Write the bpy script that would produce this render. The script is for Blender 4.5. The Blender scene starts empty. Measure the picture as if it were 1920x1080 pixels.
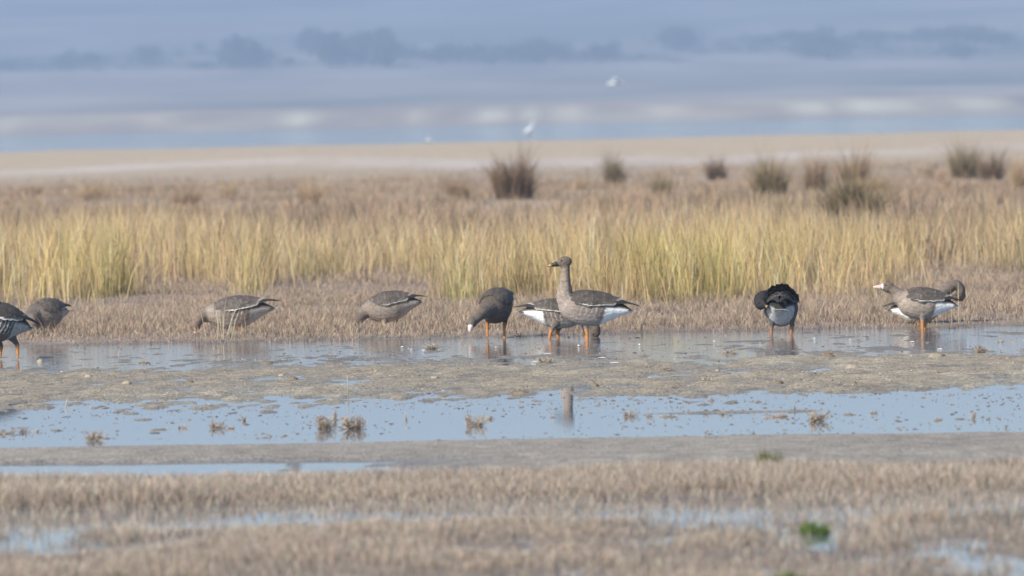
import bpy, math, random
import numpy as np
from mathutils import Vector, Matrix

# ------------------------------------------------------------------ camera, world, sun, exposure
S = bpy.context.scene
COL = S.collection
FPX, CAM_H, V_HOR, ROLL = 15000.0, 1.69, 222.0, math.radians(1.2)
pitch = math.atan((540 - V_HOR) / FPX)
fw = Vector((0, math.cos(pitch), -math.sin(pitch)))
u0 = Vector((0, math.sin(pitch), math.cos(pitch)))
r0 = Vector((1, 0, 0))
cup = u0 * math.cos(ROLL) + r0 * math.sin(ROLL)
crt = r0 * math.cos(ROLL) - u0 * math.sin(ROLL)
CAMP = Vector((0, 0, CAM_H))
cd = bpy.data.cameras.new('camera')
cam = bpy.data.objects.new('camera', cd)
COL.objects.link(cam)
m = Matrix((crt, cup, -fw)).transposed().to_4x4()
m.translation = CAMP
cam.matrix_world = m
cd.sensor_width = 36.0
cd.lens = 36.0 * FPX / 1920.0
cd.clip_start, cd.clip_end = 0.5, 20000
cd.dof.use_dof = True
cd.dof.focus_distance = 55.0
cd.dof.aperture_fstop = 5.2
S.camera = cam

SUN_EL, SUN_ROT = math.radians(34), math.radians(228)     # from behind the camera and to its left
sdir = Vector((math.sin(SUN_ROT) * math.cos(SUN_EL), math.cos(SUN_ROT) * math.cos(SUN_EL), math.sin(SUN_EL)))
W = bpy.data.worlds.new("World")
S.world = W
W.use_nodes = True
nt = W.node_tree
sky = nt.nodes.new('ShaderNodeTexSky')
sky.sky_type = 'NISHITA'
sky.sun_disc = False
sky.sun_elevation, sky.sun_rotation = SUN_EL, SUN_ROT
sky.dust_density, sky.ozone_density = 0.4, 2.5
nt.links.new(sky.outputs[0], nt.nodes['Background'].inputs[0])
nt.nodes['Background'].inputs[1].default_value = 0.14
sl = bpy.data.lights.new('sun', 'SUN')
sl.energy, sl.angle, sl.color = 5.0, math.radians(0.5), (1.0, 0.92, 0.80)
so = bpy.data.objects.new('sun', sl)
COL.objects.link(so)
so.rotation_euler = sdir.to_track_quat('Z', 'Y').to_euler()
so.location = (0, 0, 50)
S.view_settings.view_transform = 'Standard'
S.view_settings.look = 'None'
S.view_settings.exposure = 0.30
S.view_settings.gamma = 1.0
S.view_settings.use_curve_mapping = False
try:
    S.cycles.use_denoising = True
    S.cycles.denoiser = 'OPENIMAGEDENOISE'
    S.cycles.denoising_prefilter = 'ACCURATE'
    S.cycles.max_bounces = 6
    S.cycles.volume_bounces = 1
    S.cycles.transparent_max_bounces = 4
except Exception:
    pass

HAZE_DENSITY = 0.00046
HAZE_COLOR = (0.395, 0.518, 0.715)

# ------------------------------------------------------------------ helpers
rng = np.random.default_rng(7)
random.seed(7)


def ray(u, v):
    return fw + crt * ((u - 960) / FPX) + cup * ((540 - v) / FPX)


def P(u, v, d):
    r = ray(u, v)
    return CAMP + r * (d / r.y)


def G(u, v):
    r = ray(u, v)
    return CAMP + r * (-CAM_H / r.z)


def hash2(ix, iy, seed):
    h = (ix.astype(np.int64) * 374761393 + iy.astype(np.int64) * 668265263 + seed * 1442695041) & 0xFFFFFFFF
    h = ((h ^ (h >> 13)) * 1274126177) & 0xFFFFFFFF
    h = h ^ (h >> 16)
    return (h & 0xFFFF) / 65535.0


def vnoise(x, y, seed=0):
    ix, iy = np.floor(x), np.floor(y)
    fx, fy = x - ix, y - iy
    fx, fy = fx * fx * (3 - 2 * fx), fy * fy * (3 - 2 * fy)
    ix, iy = ix.astype(np.int64), iy.astype(np.int64)
    a, b = hash2(ix, iy, seed), hash2(ix + 1, iy, seed)
    c, d = hash2(ix, iy + 1, seed), hash2(ix + 1, iy + 1, seed)
    return (a + (b - a) * fx) * (1 - fy) + (c + (d - c) * fx) * fy


def fbm(x, y, seed=0, octv=4, gain=0.5):
    """roughly -1..1"""
    t, amp, tot = 0, 1.0, 0.0
    for k in range(octv):
        t = t + amp * (vnoise(x * 2 ** k + 13.7 * k, y * 2 ** k - 7.1 * k, seed + k) * 2 - 1)
        tot += amp
        amp *= gain
    return t / tot * 1.5


def sstep(a, b, x):
    t = np.clip((x - a) / (b - a), 0, 1)
    return t * t * (3 - 2 * t)


def A(x):
    return np.asarray(x, dtype=float)


def mix(a, b, t):
    return a + (b - a) * t


def cmix(a, b, t):
    return A(a) * (1 - t[:, None]) + A(b) * t[:, None]


def mesh_obj(name, verts, faces, mat, parent=None, cols=None, smooth=False):
    """verts (n,3); faces: list of arrays (m,3)/(m,4) or list of tuples"""
    me = bpy.data.meshes.new(name)
    verts = np.ascontiguousarray(verts, dtype=np.float32)
    groups = [np.asarray(f, dtype=np.int32) for f in faces] if isinstance(faces, list) and len(faces) and isinstance(faces[0], np.ndarray) else None
    if groups is None:
        me.from_pydata([tuple(v) for v in verts.tolist()], [], [tuple(f) for f in faces])
    else:
        me.vertices.add(len(verts))
        me.vertices.foreach_set('co', verts.ravel())
        loops = np.concatenate([g.ravel() for g in groups])
        sizes = np.concatenate([np.full(len(g), g.shape[1], np.int32) for g in groups])
        starts = np.concatenate([[0], np.cumsum(sizes)[:-1]]).astype(np.int32)
        me.loops.add(len(loops))
        me.loops.foreach_set('vertex_index', loops)
        me.polygons.add(len(sizes))
        me.polygons.foreach_set('loop_start', starts)
        me.update(calc_edges=True)
        me.validate()
    if cols is not None:
        set_cols(me, cols)
    if smooth:
        me.polygons.foreach_set('use_smooth', np.ones(len(me.polygons), bool))
    if mat:
        me.materials.append(mat)
    o = bpy.data.objects.new(name, me)
    COL.objects.link(o)
    if parent:
        o.parent = parent
    return o


def set_cols(me, cols):
    a = me.attributes.new('col', 'FLOAT_COLOR', 'POINT')
    c = np.ones((len(me.vertices), 4), np.float32)
    c[:, :3] = cols
    a.data.foreach_set('color', c.ravel())


def empty(name, loc, label, cat, group=None):
    o = bpy.data.objects.new(name, None)
    o.location = loc
    o.empty_display_size = 0.05
    COL.objects.link(o)
    tag(o, label, cat, group)
    return o


def tag(o, label=None, cat=None, group=None, kind=None):
    if label: o['label'] = label
    if cat: o['category'] = cat
    if group: o['group'] = group
    if kind: o['kind'] = kind
    return o


# ------------------------------------------------------------------ materials
def new_mat(name):
    mt = bpy.data.materials.new(name)
    mt.use_nodes = True
    return mt, mt.node_tree, mt.node_tree.nodes['Principled BSDF']


def col_mat(name, rough=0.8, spec=0.3, noise=None, amt=0.25, bump=0.0, translucent=0.0):
    """colour from the mesh's own 'col' attribute, broken up by fine noise"""
    mt, t, b = new_mat(name)
    at = t.nodes.new('ShaderNodeAttribute')
    at.attribute_name = 'col'
    src = at.outputs['Color']
    if noise:
        tc = t.nodes.new('ShaderNodeTexCoord')
        mp = t.nodes.new('ShaderNodeMapping')
        mp.inputs['Scale'].default_value = noise
        nz = t.nodes.new('ShaderNodeTexNoise')
        nz.inputs['Scale'].default_value = 1.0
        nz.inputs['Detail'].default_value = 5
        t.links.new(tc.outputs['Object'], mp.inputs[0])
        t.links.new(mp.outputs[0], nz.inputs['Vector'])
        mr = t.nodes.new('ShaderNodeMapRange')
        mr.inputs[1].default_value, mr.inputs[2].default_value = 0.25, 0.75
        mr.inputs[3].default_value, mr.inputs[4].default_value = 1 - amt, 1 + amt
        t.links.new(nz.outputs['Fac'], mr.inputs[0])
        vm = t.nodes.new('ShaderNodeVectorMath')
        vm.operation = 'SCALE'
        t.links.new(src, vm.inputs[0])
        t.links.new(mr.outputs[0], vm.inputs['Scale'])
        src = vm.outputs[0]
        if bump:
            bp = t.nodes.new('ShaderNodeBump')
            bp.inputs['Strength'].default_value = 1.0
            bp.inputs['Distance'].default_value = bump
            t.links.new(nz.outputs['Fac'], bp.inputs['Height'])
            t.links.new(bp.outputs[0], b.inputs['Normal'])
    t.links.new(src, b.inputs['Base Color'])
    b.inputs['Roughness'].default_value = rough
    b.inputs['Specular IOR Level'].default_value = spec
    if translucent:
        tr = t.nodes.new('ShaderNodeBsdfTranslucent')
        t.links.new(src, tr.inputs[0])
        mx = t.nodes.new('ShaderNodeMixShader')
        mx.inputs[0].default_value = translucent
        t.links.new(b.outputs[0], mx.inputs[1])
        t.links.new(tr.outputs[0], mx.inputs[2])
        t.links.new(mx.outputs[0], t.nodes['Material Output'].inputs[0])
    return mt


M_BLADE = col_mat('dry_stems', 0.7, 0.2, translucent=0.3)
M_PLUME = col_mat('plumage', 0.8, 0.2, (42, 42, 70), 0.30, 0.006)
M_FEATHER = col_mat('feathers', 0.7, 0.25, (70, 70, 70), 0.28)
M_HORN = col_mat('horn', 0.4, 0.5, (120, 120, 120), 0.12)
M_HILL = col_mat('hill_land', 0.9, 0.1, (0.02, 0.01, 0.02), 0.2)
M_FAR = col_mat('far_leaves', 0.8, 0.2, (0.4, 0.4, 0.4), 0.3)
M_CLOD = col_mat('clod', 0.85, 0.2, (40, 40, 40), 0.25, 0.004)

# wet and dry mud: wetness follows the height above the water line
mt, t, b = new_mat('mud')
at = t.nodes.new('ShaderNodeAttribute'); at.attribute_name = 'col'
tc = t.nodes.new('ShaderNodeTexCoord')
nz = t.nodes.new('ShaderNodeTexNoise'); nz.inputs['Scale'].default_value = 9; nz.inputs['Detail'].default_value = 7
t.links.new(tc.outputs['Object'], nz.inputs['Vector'])
mr = t.nodes.new('ShaderNodeMapRange')
mr.inputs[1].default_value, mr.inputs[2].default_value, mr.inputs[3].default_value, mr.inputs[4].default_value = 0.25, 0.75, 0.68, 1.3
t.links.new(nz.outputs['Fac'], mr.inputs[0])
sp = t.nodes.new('ShaderNodeSeparateXYZ'); t.links.new(tc.outputs['Object'], sp.inputs[0])
wet = t.nodes.new('ShaderNodeMapRange')
wet.inputs[1].default_value, wet.inputs[2].default_value, wet.inputs[3].default_value, wet.inputs[4].default_value = 0.0, 0.02, 0.72, 1.0
t.links.new(sp.outputs['Z'], wet.inputs[0])
mm = t.nodes.new('ShaderNodeMath'); mm.operation = 'MULTIPLY'
t.links.new(mr.outputs[0], mm.inputs[0]); t.links.new(wet.outputs[0], mm.inputs[1])
vm = t.nodes.new('ShaderNodeVectorMath'); vm.operation = 'SCALE'
t.links.new(at.outputs['Color'], vm.inputs[0]); t.links.new(mm.outputs[0], vm.inputs['Scale'])
t.links.new(vm.outputs[0], b.inputs['Base Color'])
rg = t.nodes.new('ShaderNodeMapRange')
rg.inputs[1].default_value, rg.inputs[2].default_value, rg.inputs[3].default_value, rg.inputs[4].default_value = 0.72, 1.0, 0.45, 0.9
t.links.new(wet.outputs[0], rg.inputs[0]); t.links.new(rg.outputs[0], b.inputs['Roughness'])
b.inputs['Specular IOR Level'].default_value = 0.3
nz2 = t.nodes.new('ShaderNodeTexNoise'); nz2.inputs['Scale'].default_value = 55; nz2.inputs['Detail'].default_value = 4
mpn = t.nodes.new('ShaderNodeMapping'); mpn.inputs['Scale'].default_value = (1, .35, 1)
t.links.new(tc.outputs['Object'], mpn.inputs[0]); t.links.new(mpn.outputs[0], nz2.inputs['Vector'])
mr2 = t.nodes.new('ShaderNodeMapRange')
mr2.inputs[1].default_value, mr2.inputs[2].default_value, mr2.inputs[3].default_value, mr2.inputs[4].default_value = 0.3, 0.7, 0.62, 1.36
t.links.new(nz2.outputs['Fac'], mr2.inputs[0])
mm2 = t.nodes.new('ShaderNodeMath'); mm2.operation = 'MULTIPLY'
t.links.new(mm.outputs[0], mm2.inputs[0]); t.links.new(mr2.outputs[0], mm2.inputs[1])
t.links.new(mm2.outputs[0], vm.inputs['Scale'])
ad = t.nodes.new('ShaderNodeMath'); ad.operation = 'ADD'
t.links.new(nz.outputs['Fac'], ad.inputs[0]); t.links.new(nz2.outputs['Fac'], ad.inputs[1])
bp = t.nodes.new('ShaderNodeBump'); bp.inputs['Distance'].default_value = 0.010
t.links.new(ad.outputs[0], bp.inputs['Height']); t.links.new(bp.outputs[0], b.inputs['Normal'])
M_MUD = mt


def water_mat(name, base, scale, slope, ruffle=None):
    mt, t, b = new_mat(name)
    b.inputs['Base Color'].default_value = (*base, 1)
    b.inputs['Roughness'].default_value = 0.03
    b.inputs['IOR'].default_value = 1.333
    tc = t.nodes.new('ShaderNodeTexCoord')
    mp = t.nodes.new('ShaderNodeMapping'); mp.inputs['Scale'].default_value = scale
    nz = t.nodes.new('ShaderNodeTexNoise'); nz.inputs['Scale'].default_value = 1; nz.inputs['Detail'].default_value = 3
    t.links.new(tc.outputs['Object'], mp.inputs[0]); t.links.new(mp.outputs[0], nz.inputs['Vector'])
    bp = t.nodes.new('ShaderNodeBump'); bp.inputs['Distance'].default_value = slope
    if ruffle:      # calm near pool, wind-ruffled shallows beyond
        sx = t.nodes.new('ShaderNodeSeparateXYZ')
        t.links.new(tc.outputs['Object'], sx.inputs[0])
        q = t.nodes.new('ShaderNodeMapRange')
        for i_, v_ in enumerate(ruffle):
            q.inputs[1 + i_].default_value = v_
        t.links.new(sx.outputs['Y'], q.inputs[0])
        t.links.new(q.outputs[0], bp.inputs['Strength'])
    t.links.new(nz.outputs['Fac'], bp.inputs['Height']); t.links.new(bp.outputs[0], b.inputs['Normal'])
    return mt


M_POND = water_mat('pond_water', (0.13, 0.155, 0.19), (7, 9, 1), 0.004, (50, 57, 0.07, 0.9))
M_LAKE = water_mat('lake_water', (0.06, 0.09, 0.12), (0.4, 1.2, 1), 0.07)

# ------------------------------------------------------------------ terrain
def edge_far(x):      # far edge of the mud strip in front
    return 41.75 - 0.13 * x + 0.12 * fbm(x * 0.7, x * 0 + 3.3, 5, 3)


_pr = random.Random(11)
PUDDLES = [(60, 1022, 90, .5), (200, 1032, 100, .45), (330, 1018, 50, .4), (990, 1014, 36, .35), (1210, 1022, 70, .4), (60, 985, 70, .5), (330, 975, 80, .5), (640, 968, 90, .5), (860, 965, 70, .45), (1100, 960, 80, .4)]
PUDDLES += [(_pr.uniform(-60, 1980), _pr.uniform(965, 1085), _pr.uniform(24, 64), _pr.uniform(.3, .5)) for _ in range(30)]
PUD = [(G(u_, v_).x, G(u_, v_).y, w_ / FPX * G(u_, v_).y, d_ * .85) for (u_, v_, w_, d_) in PUDDLES]


def puddle(x, y):
    q = np.zeros(np.broadcast(x, y).shape)
    wob = 0.12 * fbm(x * 3, y * 1.5, 17, 3)
    for (px_, py_, rx_, ry_) in PUD:
        q = np.maximum(q, np.exp(-((x + wob - px_) / rx_) ** 2 - ((y + wob - py_) / ry_) ** 2))
    return q


def terrain(x, y):
    x, y = A(x), A(y)
    n1 = fbm(x * 0.9, y * 0.55, 11, 5, 0.55)
    n2 = fbm(x * 3.5, y * 1.3, 21, 4, 0.6)
    n3 = fbm(x * 11, y * 4, 31, 3)
    n4 = fbm(x * 5.5, y * 1.6, 37, 4, 0.6)
    wv = 0.5 * fbm(x * 0.5, y * 0.02, 41, 3)
    e = edge_far(x)
    z = np.full(np.broadcast(x, y).shape, 0.0)
    # foreground marsh with puddles
    fore = 0.000 + 0.020 * n1 + 0.006 * n2
    z = fore + 0.012 - 0.040 * puddle(x, y)
    gap = -0.012 + 0.010 * n1 + 0.004 * n2 - 0.008 * sstep(1.5, -2, x)
    z = mix(z, gap, sstep(33.0, 33.8, y + wv))
    z = mix(z, 0.018 + 0.008 * n1, sstep(35.3, 35.8, y + wv))
    strip_gap = -0.009 + 0.006 * n1 + 0.007 * n4 + 0.038 * sstep(-1.1, 0.8, x + 0.6 * wv) + 0.006 * n2
    z = mix(z, strip_gap, sstep(37.5, 37.9, y + 0.3 * wv))
    z = mix(z, 0.020 + 0.004 * n1 + 0.002 * n3, sstep(39.7, 40.2, y + 0.15 * x + 0.4 * wv))
    pool = -0.020 + 0.004 * n2
    ridge = 0.030 * np.exp(-((y - 45.2 - 0.5 * wv) / 0.22) ** 2) * sstep(-0.25, 0.5, fbm(x * 0.8 + 40, x * 0 + 1.0, 51, 3))
    peb = 0.026 * sstep(0.42, 0.95, n3) * sstep(-0.4, 0.5, fbm(x * 0.8, y * 0.4, 61, 3)) * sstep(42.3, 43.5, y)
    z = mix(z, pool + ridge + peb, sstep(e - 0.10, e + 0.14, y + 0.06 * n3))
    mud = 0.010 + 0.010 * n1 + 0.012 * n2 + 0.010 * n4 + 0.004 * n3
    z = mix(z, mud, sstep(46.2, 50.0, y + 1.0 * wv + 1.1 * n4))
    thin = -0.0045 + 0.0035 * sstep(58.5, 56, y) + 0.003 * n1 + 0.005 * n2 + 0.007 * n4 + 0.005 * n3
    z = mix(z, thin, sstep(54.2, 56.2, y + 1.2 * wv))
    z = mix(z, -0.006 + 0.005 * n2 + 0.006 * n4 + 0.004 * n3, sstep(59.8, 61.2, y))
    bank = 0.035 + 0.012 * n1
    z = mix(z, bank, sstep(61.9, 63.2, y + 0.6 * wv + 0.3 * n2))
    flat = 0.10 + 0.05 * fbm(x * 0.12, y * 0.05, 71, 3)
    z = mix(z, flat, sstep(66, 85, y))
    z = z + 0.18 * sstep(200, 470, y) + 0.05 * sstep(300, 450, y) * fbm(x * 0.11, y * 0.01, 81, 3)
    z = np.where(y < 28, mix(z, z + 0.04, sstep(28, 22, y)), z)
    z = mix(z, -0.8, sstep(492, 520, y + 4 * fbm(x * 0.08, y * 0, 91, 3)))
    return z


def terrain_col(x, y, z):
    n = fbm(x * 0.6, y * 0.3, 101, 4)
    nf = fbm(x * 5, y * 2, 111, 4, 0.6)
    mud = A((0.36, 0.30, 0.215))
    gry = A((0.30, 0.265, 0.22))
    gra = A((0.25, 0.20, 0.155))
    c = np.tile(gra, (len(x), 1))
    c = cmix(0, 0, np.zeros(len(x))) + c
    def lay(c, col, t): return c * (1 - t[:, None]) + A(col) * t[:, None]
    c = lay(c, gry, sstep(37.6, 38.2, y))
    c = lay(c, mud, sstep(46, 49, y))
    c = lay(c, (0.41, 0.36, 0.27), sstep(0.0, 0.8, n + 0.5 * nf) * sstep(46, 49, y))
    c = lay(c, (0.19, 0.155, 0.115), sstep(0.1, 0.8, nf + .4 * fbm(x * 2.2, y * .8, 119, 3)) * 0.7 * sstep(46, 49, y))
    c = lay(c, (0.21, 0.175, 0.14), sstep(55, 57, y) * 0.55)
    c = lay(c, (0.30, 0.23, 0.18), sstep(61.5, 63, y))
    c = lay(c, (0.36, 0.275, 0.195), sstep(80, 150, y))
    c = lay(c, (0.50, 0.39, 0.262), sstep(180, 330, y))
    salt = np.exp(-((y - 300 + 25 * fbm(x * 0.1, y * 0, 131, 2)) / 30) ** 2) * sstep(-0.5, 0.3, fbm(x * 0.09 + 3, y * 0.012, 141, 3) + 0.012 * x)
    c = lay(c, (0.58, 0.51, 0.46), 0.8 * salt)
    c = lay(c, (0.42, 0.33, 0.25), 0.5 * sstep(0.1, 0.8, fbm(x * 0.25, y * 0.03, 151, 4)) * sstep(90, 140, y) * sstep(420, 260, y))
    c = c * (1 + 0.14 * nf[:, None])
    return c


rows = np.concatenate([np.linspace(-140, 26, 14), np.arange(28, 66, 0.062), 66 * np.exp(np.linspace(0, math.log(524 / 66), 210)), [600, 900, 1500, 2150]])
NC = 400
cin = np.linspace(-1, 1, NC)
hw = 0.072 * np.clip(rows, 28, 600) + 1.3
outer = np.array([1.15, 1.4, 2, 3.5, 7, 15, 40])
xs = cin[None, :] * hw[:, None]
xo = hw[:, None] * outer[None, :]
lim = np.full((len(rows), 1), 2500.0)
XX = np.concatenate([-lim, -xo[:, ::-1], xs, xo, lim], axis=1)
XX = np.clip(XX, -2500, 2500)
XX = XX + np.linspace(-1e-3, 1e-3, XX.shape[1])[None, :]
YY = np.repeat(rows[:, None], XX.shape[1], 1)
xf, yf = XX.ravel(), YY.ravel()
zf = terrain(xf, yf)


def grid_faces(nr, nc):
    i = np.arange(nr * nc).reshape(nr, nc)
    return np.stack([i[:-1, :-1].ravel(), i[:-1, 1:].ravel(), i[1:, 1:].ravel(), i[1:, :-1].ravel()], 1)


gnd = mesh_obj('ground', np.stack([xf, yf, zf], 1), [grid_faces(len(rows), XX.shape[1])], M_MUD, cols=terrain_col(xf, yf, zf), smooth=True)
tag(gnd, kind='structure')


def sheet(name, x0, x1, y0, y1, z, mat):
    v = np.array([(x0, y0, z), (x1, y0, z), (x1, y1, z), (x0, y1, z)])
    return tag(mesh_obj(name, v, [np.array([[0, 1, 2, 3]])], mat), kind='structure')


sheet('pond_water', -400, 400, 22, 470, 0.0, M_POND)
sheet('lake_water', -2490, 2490, 470.5, 2160, 0.0, M_LAKE)

# far shore and the land rising behind it
hr = np.concatenate([np.linspace(2060, 2220, 30), np.linspace(2240, 6000, 150)])
hc = np.concatenate([np.linspace(-2490, -520, 24), np.linspace(-500, 500, 260), np.linspace(520, 2490, 24)])
HX, HY = np.meshgrid(hc, hr)
hx, hy = HX.ravel(), HY.ravel()


def hill_z(x, y):
    x, y = A(x), A(y)
    bank = -0.8 + 6.2 * sstep(2075, 2190, y) + 0.5 * fbm(x * 0.02, y * 0.02, 201, 3) * sstep(2080, 2120, y)
    v = 195 - 275 * (np.clip(y, 2200, 5500) - 2200) / 3300
    slope = y * (222 - v) / FPX + 1.69
    z = mix(bank, slope, sstep(2170, 2240, y))
    return z + 2.2 * fbm(x * 0.004, y * 0.002, 211, 4) * sstep(2240, 2700, y)


hz_ = hill_z(hx, hy)
f1 = fbm(hx * 0.006, hy * 0.003, 221, 4)
f2 = vnoise(hx * 0.0045 + 9, hy * 0.006, 231)
f3 = fbm(hx * 0.02, hy * 0.004, 241, 4)
hcol = cmix((0.27, 0.25, 0.20), (0.40, 0.34, 0.28), sstep(-0.4, 0.5, f1))
hcol = hcol * (1 - (sstep(0.55, 0.7, f2) * 0.7)[:, None]) + A((0.17, 0.19, 0.13)) * (sstep(0.55, 0.7, f2) * 0.7)[:, None]
hcol = hcol * (1 + 0.25 * f3[:, None])
bk = sstep(2225, 2195, hy)
bcol = cmix((0.38, 0.29, 0.195), (0.50, 0.41, 0.275), sstep(-0.5, 0.5, fbm(hx * 0.05, hy * 0.02, 251, 4)))
hcol = hcol * (1 - bk[:, None]) + bcol * bk[:, None]
for uu, ww, st in ((565, 4.5, 0.9), (790, 3.0, 0.4), (930, 4.5, 0.8), (1008, 1.5, 1), (1075, 5, 0.6), (1250, 4, 0.35), (1507, 3, 0.9), (1545, 3, 0.8), (1628, 6, 1), (1690, 4, 0.5), (1830, 4, 0.8), (1875, 4, 0.7), (300, 4, 0.2), (20, 4, 0.4)):
    gx = (uu - 960) / FPX * 2140
    k = st * np.exp(-((hx - gx) / ww) ** 2) * np.exp(-((hy - 2140) / 28) ** 2)
    hcol = hcol * (1 - k[:, None]) + A((0.86, 0.78, 0.53)) * k[:, None]
tag(mesh_obj('hills', np.stack([hx, hy, hz_], 1), [grid_faces(len(hr), len(hc))], M_HILL, cols=hcol, smooth=True), kind='structure')

# ------------------------------------------------------------------ haze
zt = float(hz_.max()) + 14
hv = [(-2600, -160, -4), (2600, -160, -4), (2600, 6100, -4), (-2600, 6100, -4), (-2600, -160, zt), (2600, -160, zt), (2600, 6100, zt), (-2600, 6100, zt)]
hf = [(0, 3, 2, 1), (4, 5, 6, 7), (0, 1, 5, 4), (1, 2, 6, 5), (2, 3, 7, 6), (3, 0, 4, 7)]
hm = bpy.data.materials.new('haze_air')
hm.use_nodes = True
hm.node_tree.nodes.clear()
ho = hm.node_tree.nodes.new('ShaderNodeOutputMaterial')
hp = hm.node_tree.nodes.new('ShaderNodeVolumePrincipled')
hp.inputs['Color'].default_value = (*HAZE_COLOR, 1)
hp.inputs['Density'].default_value = HAZE_DENSITY
hp.inputs['Anisotropy'].default_value = 0.0
hm.node_tree.links.new(hp.outputs[0], ho.inputs['Volume'])
tag(mesh_obj('haze', np.array(hv), hf, hm), kind='stuff')

# ------------------------------------------------------------------ distant trees
def leaf_cloud(c, rx, rz, n, size):
    """leaf clumps as small quads through a crown's volume"""
    p = rng.normal(size=(n, 3))
    p /= np.linalg.norm(p, axis=1)[:, None]
    p *= (rng.random(n) ** 0.45)[:, None]
    ctr = A(c) + p * A((rx, rx, rz)) * (0.8 + 0.35 * rng.random(n))[:, None]
    a = rng.normal(size=(n, 3)); a /= np.linalg.norm(a, axis=1)[:, None]
    b_ = np.cross(a, rng.normal(size=(n, 3))); b_ /= np.linalg.norm(b_, axis=1)[:, None]
    s = (size * (0.6 + 0.8 * rng.random(n)))[:, None]
    V = np.stack([ctr - a * s - b_ * s * .6, ctr + a * s - b_ * s * .5, ctr + a * s * .8 + b_ * s * .6, ctr - a * s * .7 + b_ * s * .7], 1)
    tone = (0.6 + 0.8 * rng.random(n))[:, None]
    return V.reshape(-1, 3), np.repeat(A((0.070, 0.082, 0.060)) * tone, 4, axis=0)


def tube(pts, rads, n=6, cap=True):
    pts = [Vector(p) for p in pts]
    V, F = [], []
    prev = None
    for i, p in enumerate(pts):
        d = (pts[min(i + 1, len(pts) - 1)] - pts[max(i - 1, 0)]).normalized()
        if prev is None:
            a = d.orthogonal().normalized()
        else:
            a = (prev - d * prev.dot(d)).normalized()
        prev = a
        bb = d.cross(a)
        for k in range(n):
            an = 2 * math.pi * k / n
            V.append(p + (a * math.cos(an) + bb * math.sin(an)) * rads[i])
    for i in range(len(pts) - 1):
        for k in range(n):
            F.append((i * n + k, i * n + (k + 1) % n, (i + 1) * n + (k + 1) % n, (i + 1) * n + k))
    if cap:
        F.append(tuple(range(n))[::-1])
        F.append(tuple((len(pts) - 1) * n + k for k in range(n)))
    return [tuple(v) for v in V], F


def tree_data(x, y, h, w):
    z0 = float(hill_z([x], [y])[0]) - 0.3
    tv, tf = tube([(x, y, z0), (x + .1 * w, y, z0 + h * .35), (x, y, z0 + h * .7)], [h * .04, h * .028, h * .012], 5)
    V, C = [], []
    for k in range(4):
        ox, oz = random.uniform(-.35, .35) * w, random.uniform(.35, .78) * h
        v, c = leaf_cloud((x + ox, y + random.uniform(-.3, .3) * w, z0 + oz), w * .55, h * .30, 34, h * .065)
        V.append(v); C.append(c)
    return tv, tf, np.concatenate(V), np.concatenate(C)


def hill_y(v):
    return 2200 + 3300 * (195 - v) / 275


groves = [(85, 230, 124, 34, 13), (250, 325, 122, 36, 9), (430, 520, 130, 64, 13), (580, 640, 104, 52, 10), (620, 760, 128, 70, 24), (760, 960, 120, 46, 26),
          (950, 1050, 118, 52, 16), (1040, 1175, 112, 42, 16), (1240, 1312, 92, 46, 12), (1312, 1400, 84, 14, 9), (1400, 1462, 88, 26, 9), (1470, 1515, 82, 30, 7),
          (1508, 1582, 104, 58, 13), (1600, 1730, 86, 28, 14), (1725, 1920, 84, 40, 26), (1785, 1830, 105, 40, 5), (-120, 560, 132, 20, 40), (900, 1300, 112, 20, 30), (1300, 2050, 96, 20, 50), (-120, 80, 130, 26, 14), (1925, 2080, 90, 40, 18), (0, 60, 135, 18, 5)]
WV, WC, WQ, wq4 = [], [], [], []
nv = 0
for (ua, ub, vb, hp_, n) in groves:
    for k in range(n):
        u = random.uniform(ua + 6, ub - 6)
        vb_c = vb + (u - 960) * math.tan(ROLL)
        y = hill_y(vb_c) + random.uniform(-40, 60)
        x = (u - 960) / FPX * y
        h = hp_ * random.uniform(.45, 1.05) * y / FPX
        tv, tf, lv, lc = tree_data(x, y, h, random.uniform(6, 13))
        WV.append(A(tv)); WC.append(np.tile((.05, .04, .03), (len(tv), 1)))
        wq4.append(np.array([f for f in tf if len(f) == 4]) + nv); nv += len(tv)
        WV.append(lv); WC.append(lc)
        wq4.append(np.arange(len(lv)).reshape(-1, 4) + nv); nv += len(lv)
tag(mesh_obj('distant_woods', np.concatenate(WV), [np.concatenate(wq4)], M_FAR, cols=np.concatenate(WC)), kind='stuff')
for (u, vb, hp_, lab) in ((392, 102, 30, 'lone rounded tree on the hazy hillside between two dark woods'),
                          (344, 104, 20, 'small lone tree on the hazy hillside beside the taller one'),
                          (548, 128, 24, 'low lone tree in the gap left of the broad dark wood')):
    y = hill_y(vb + (u - 960) * math.tan(ROLL)); x = (u - 960) / FPX * y
    h = hp_ * y / FPX
    tv, tf, lv, lc = tree_data(x, y, h, h * .9)
    z0 = float(hill_z([x], [y])[0])
    e = empty('far_tree', (x, y, z0), lab, 'tree', 'lone trees on the hazy hillside')
    mesh_obj('trunk', A(tv) - A((x, y, z0)), tf, M_FAR, e, np.tile((.05, .04, .03), (len(tv), 1)))
    mesh_obj('crown', lv - A((x, y, z0)), [np.arange(len(lv)).reshape(-1, 4)], M_FAR, e, lc)

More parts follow.
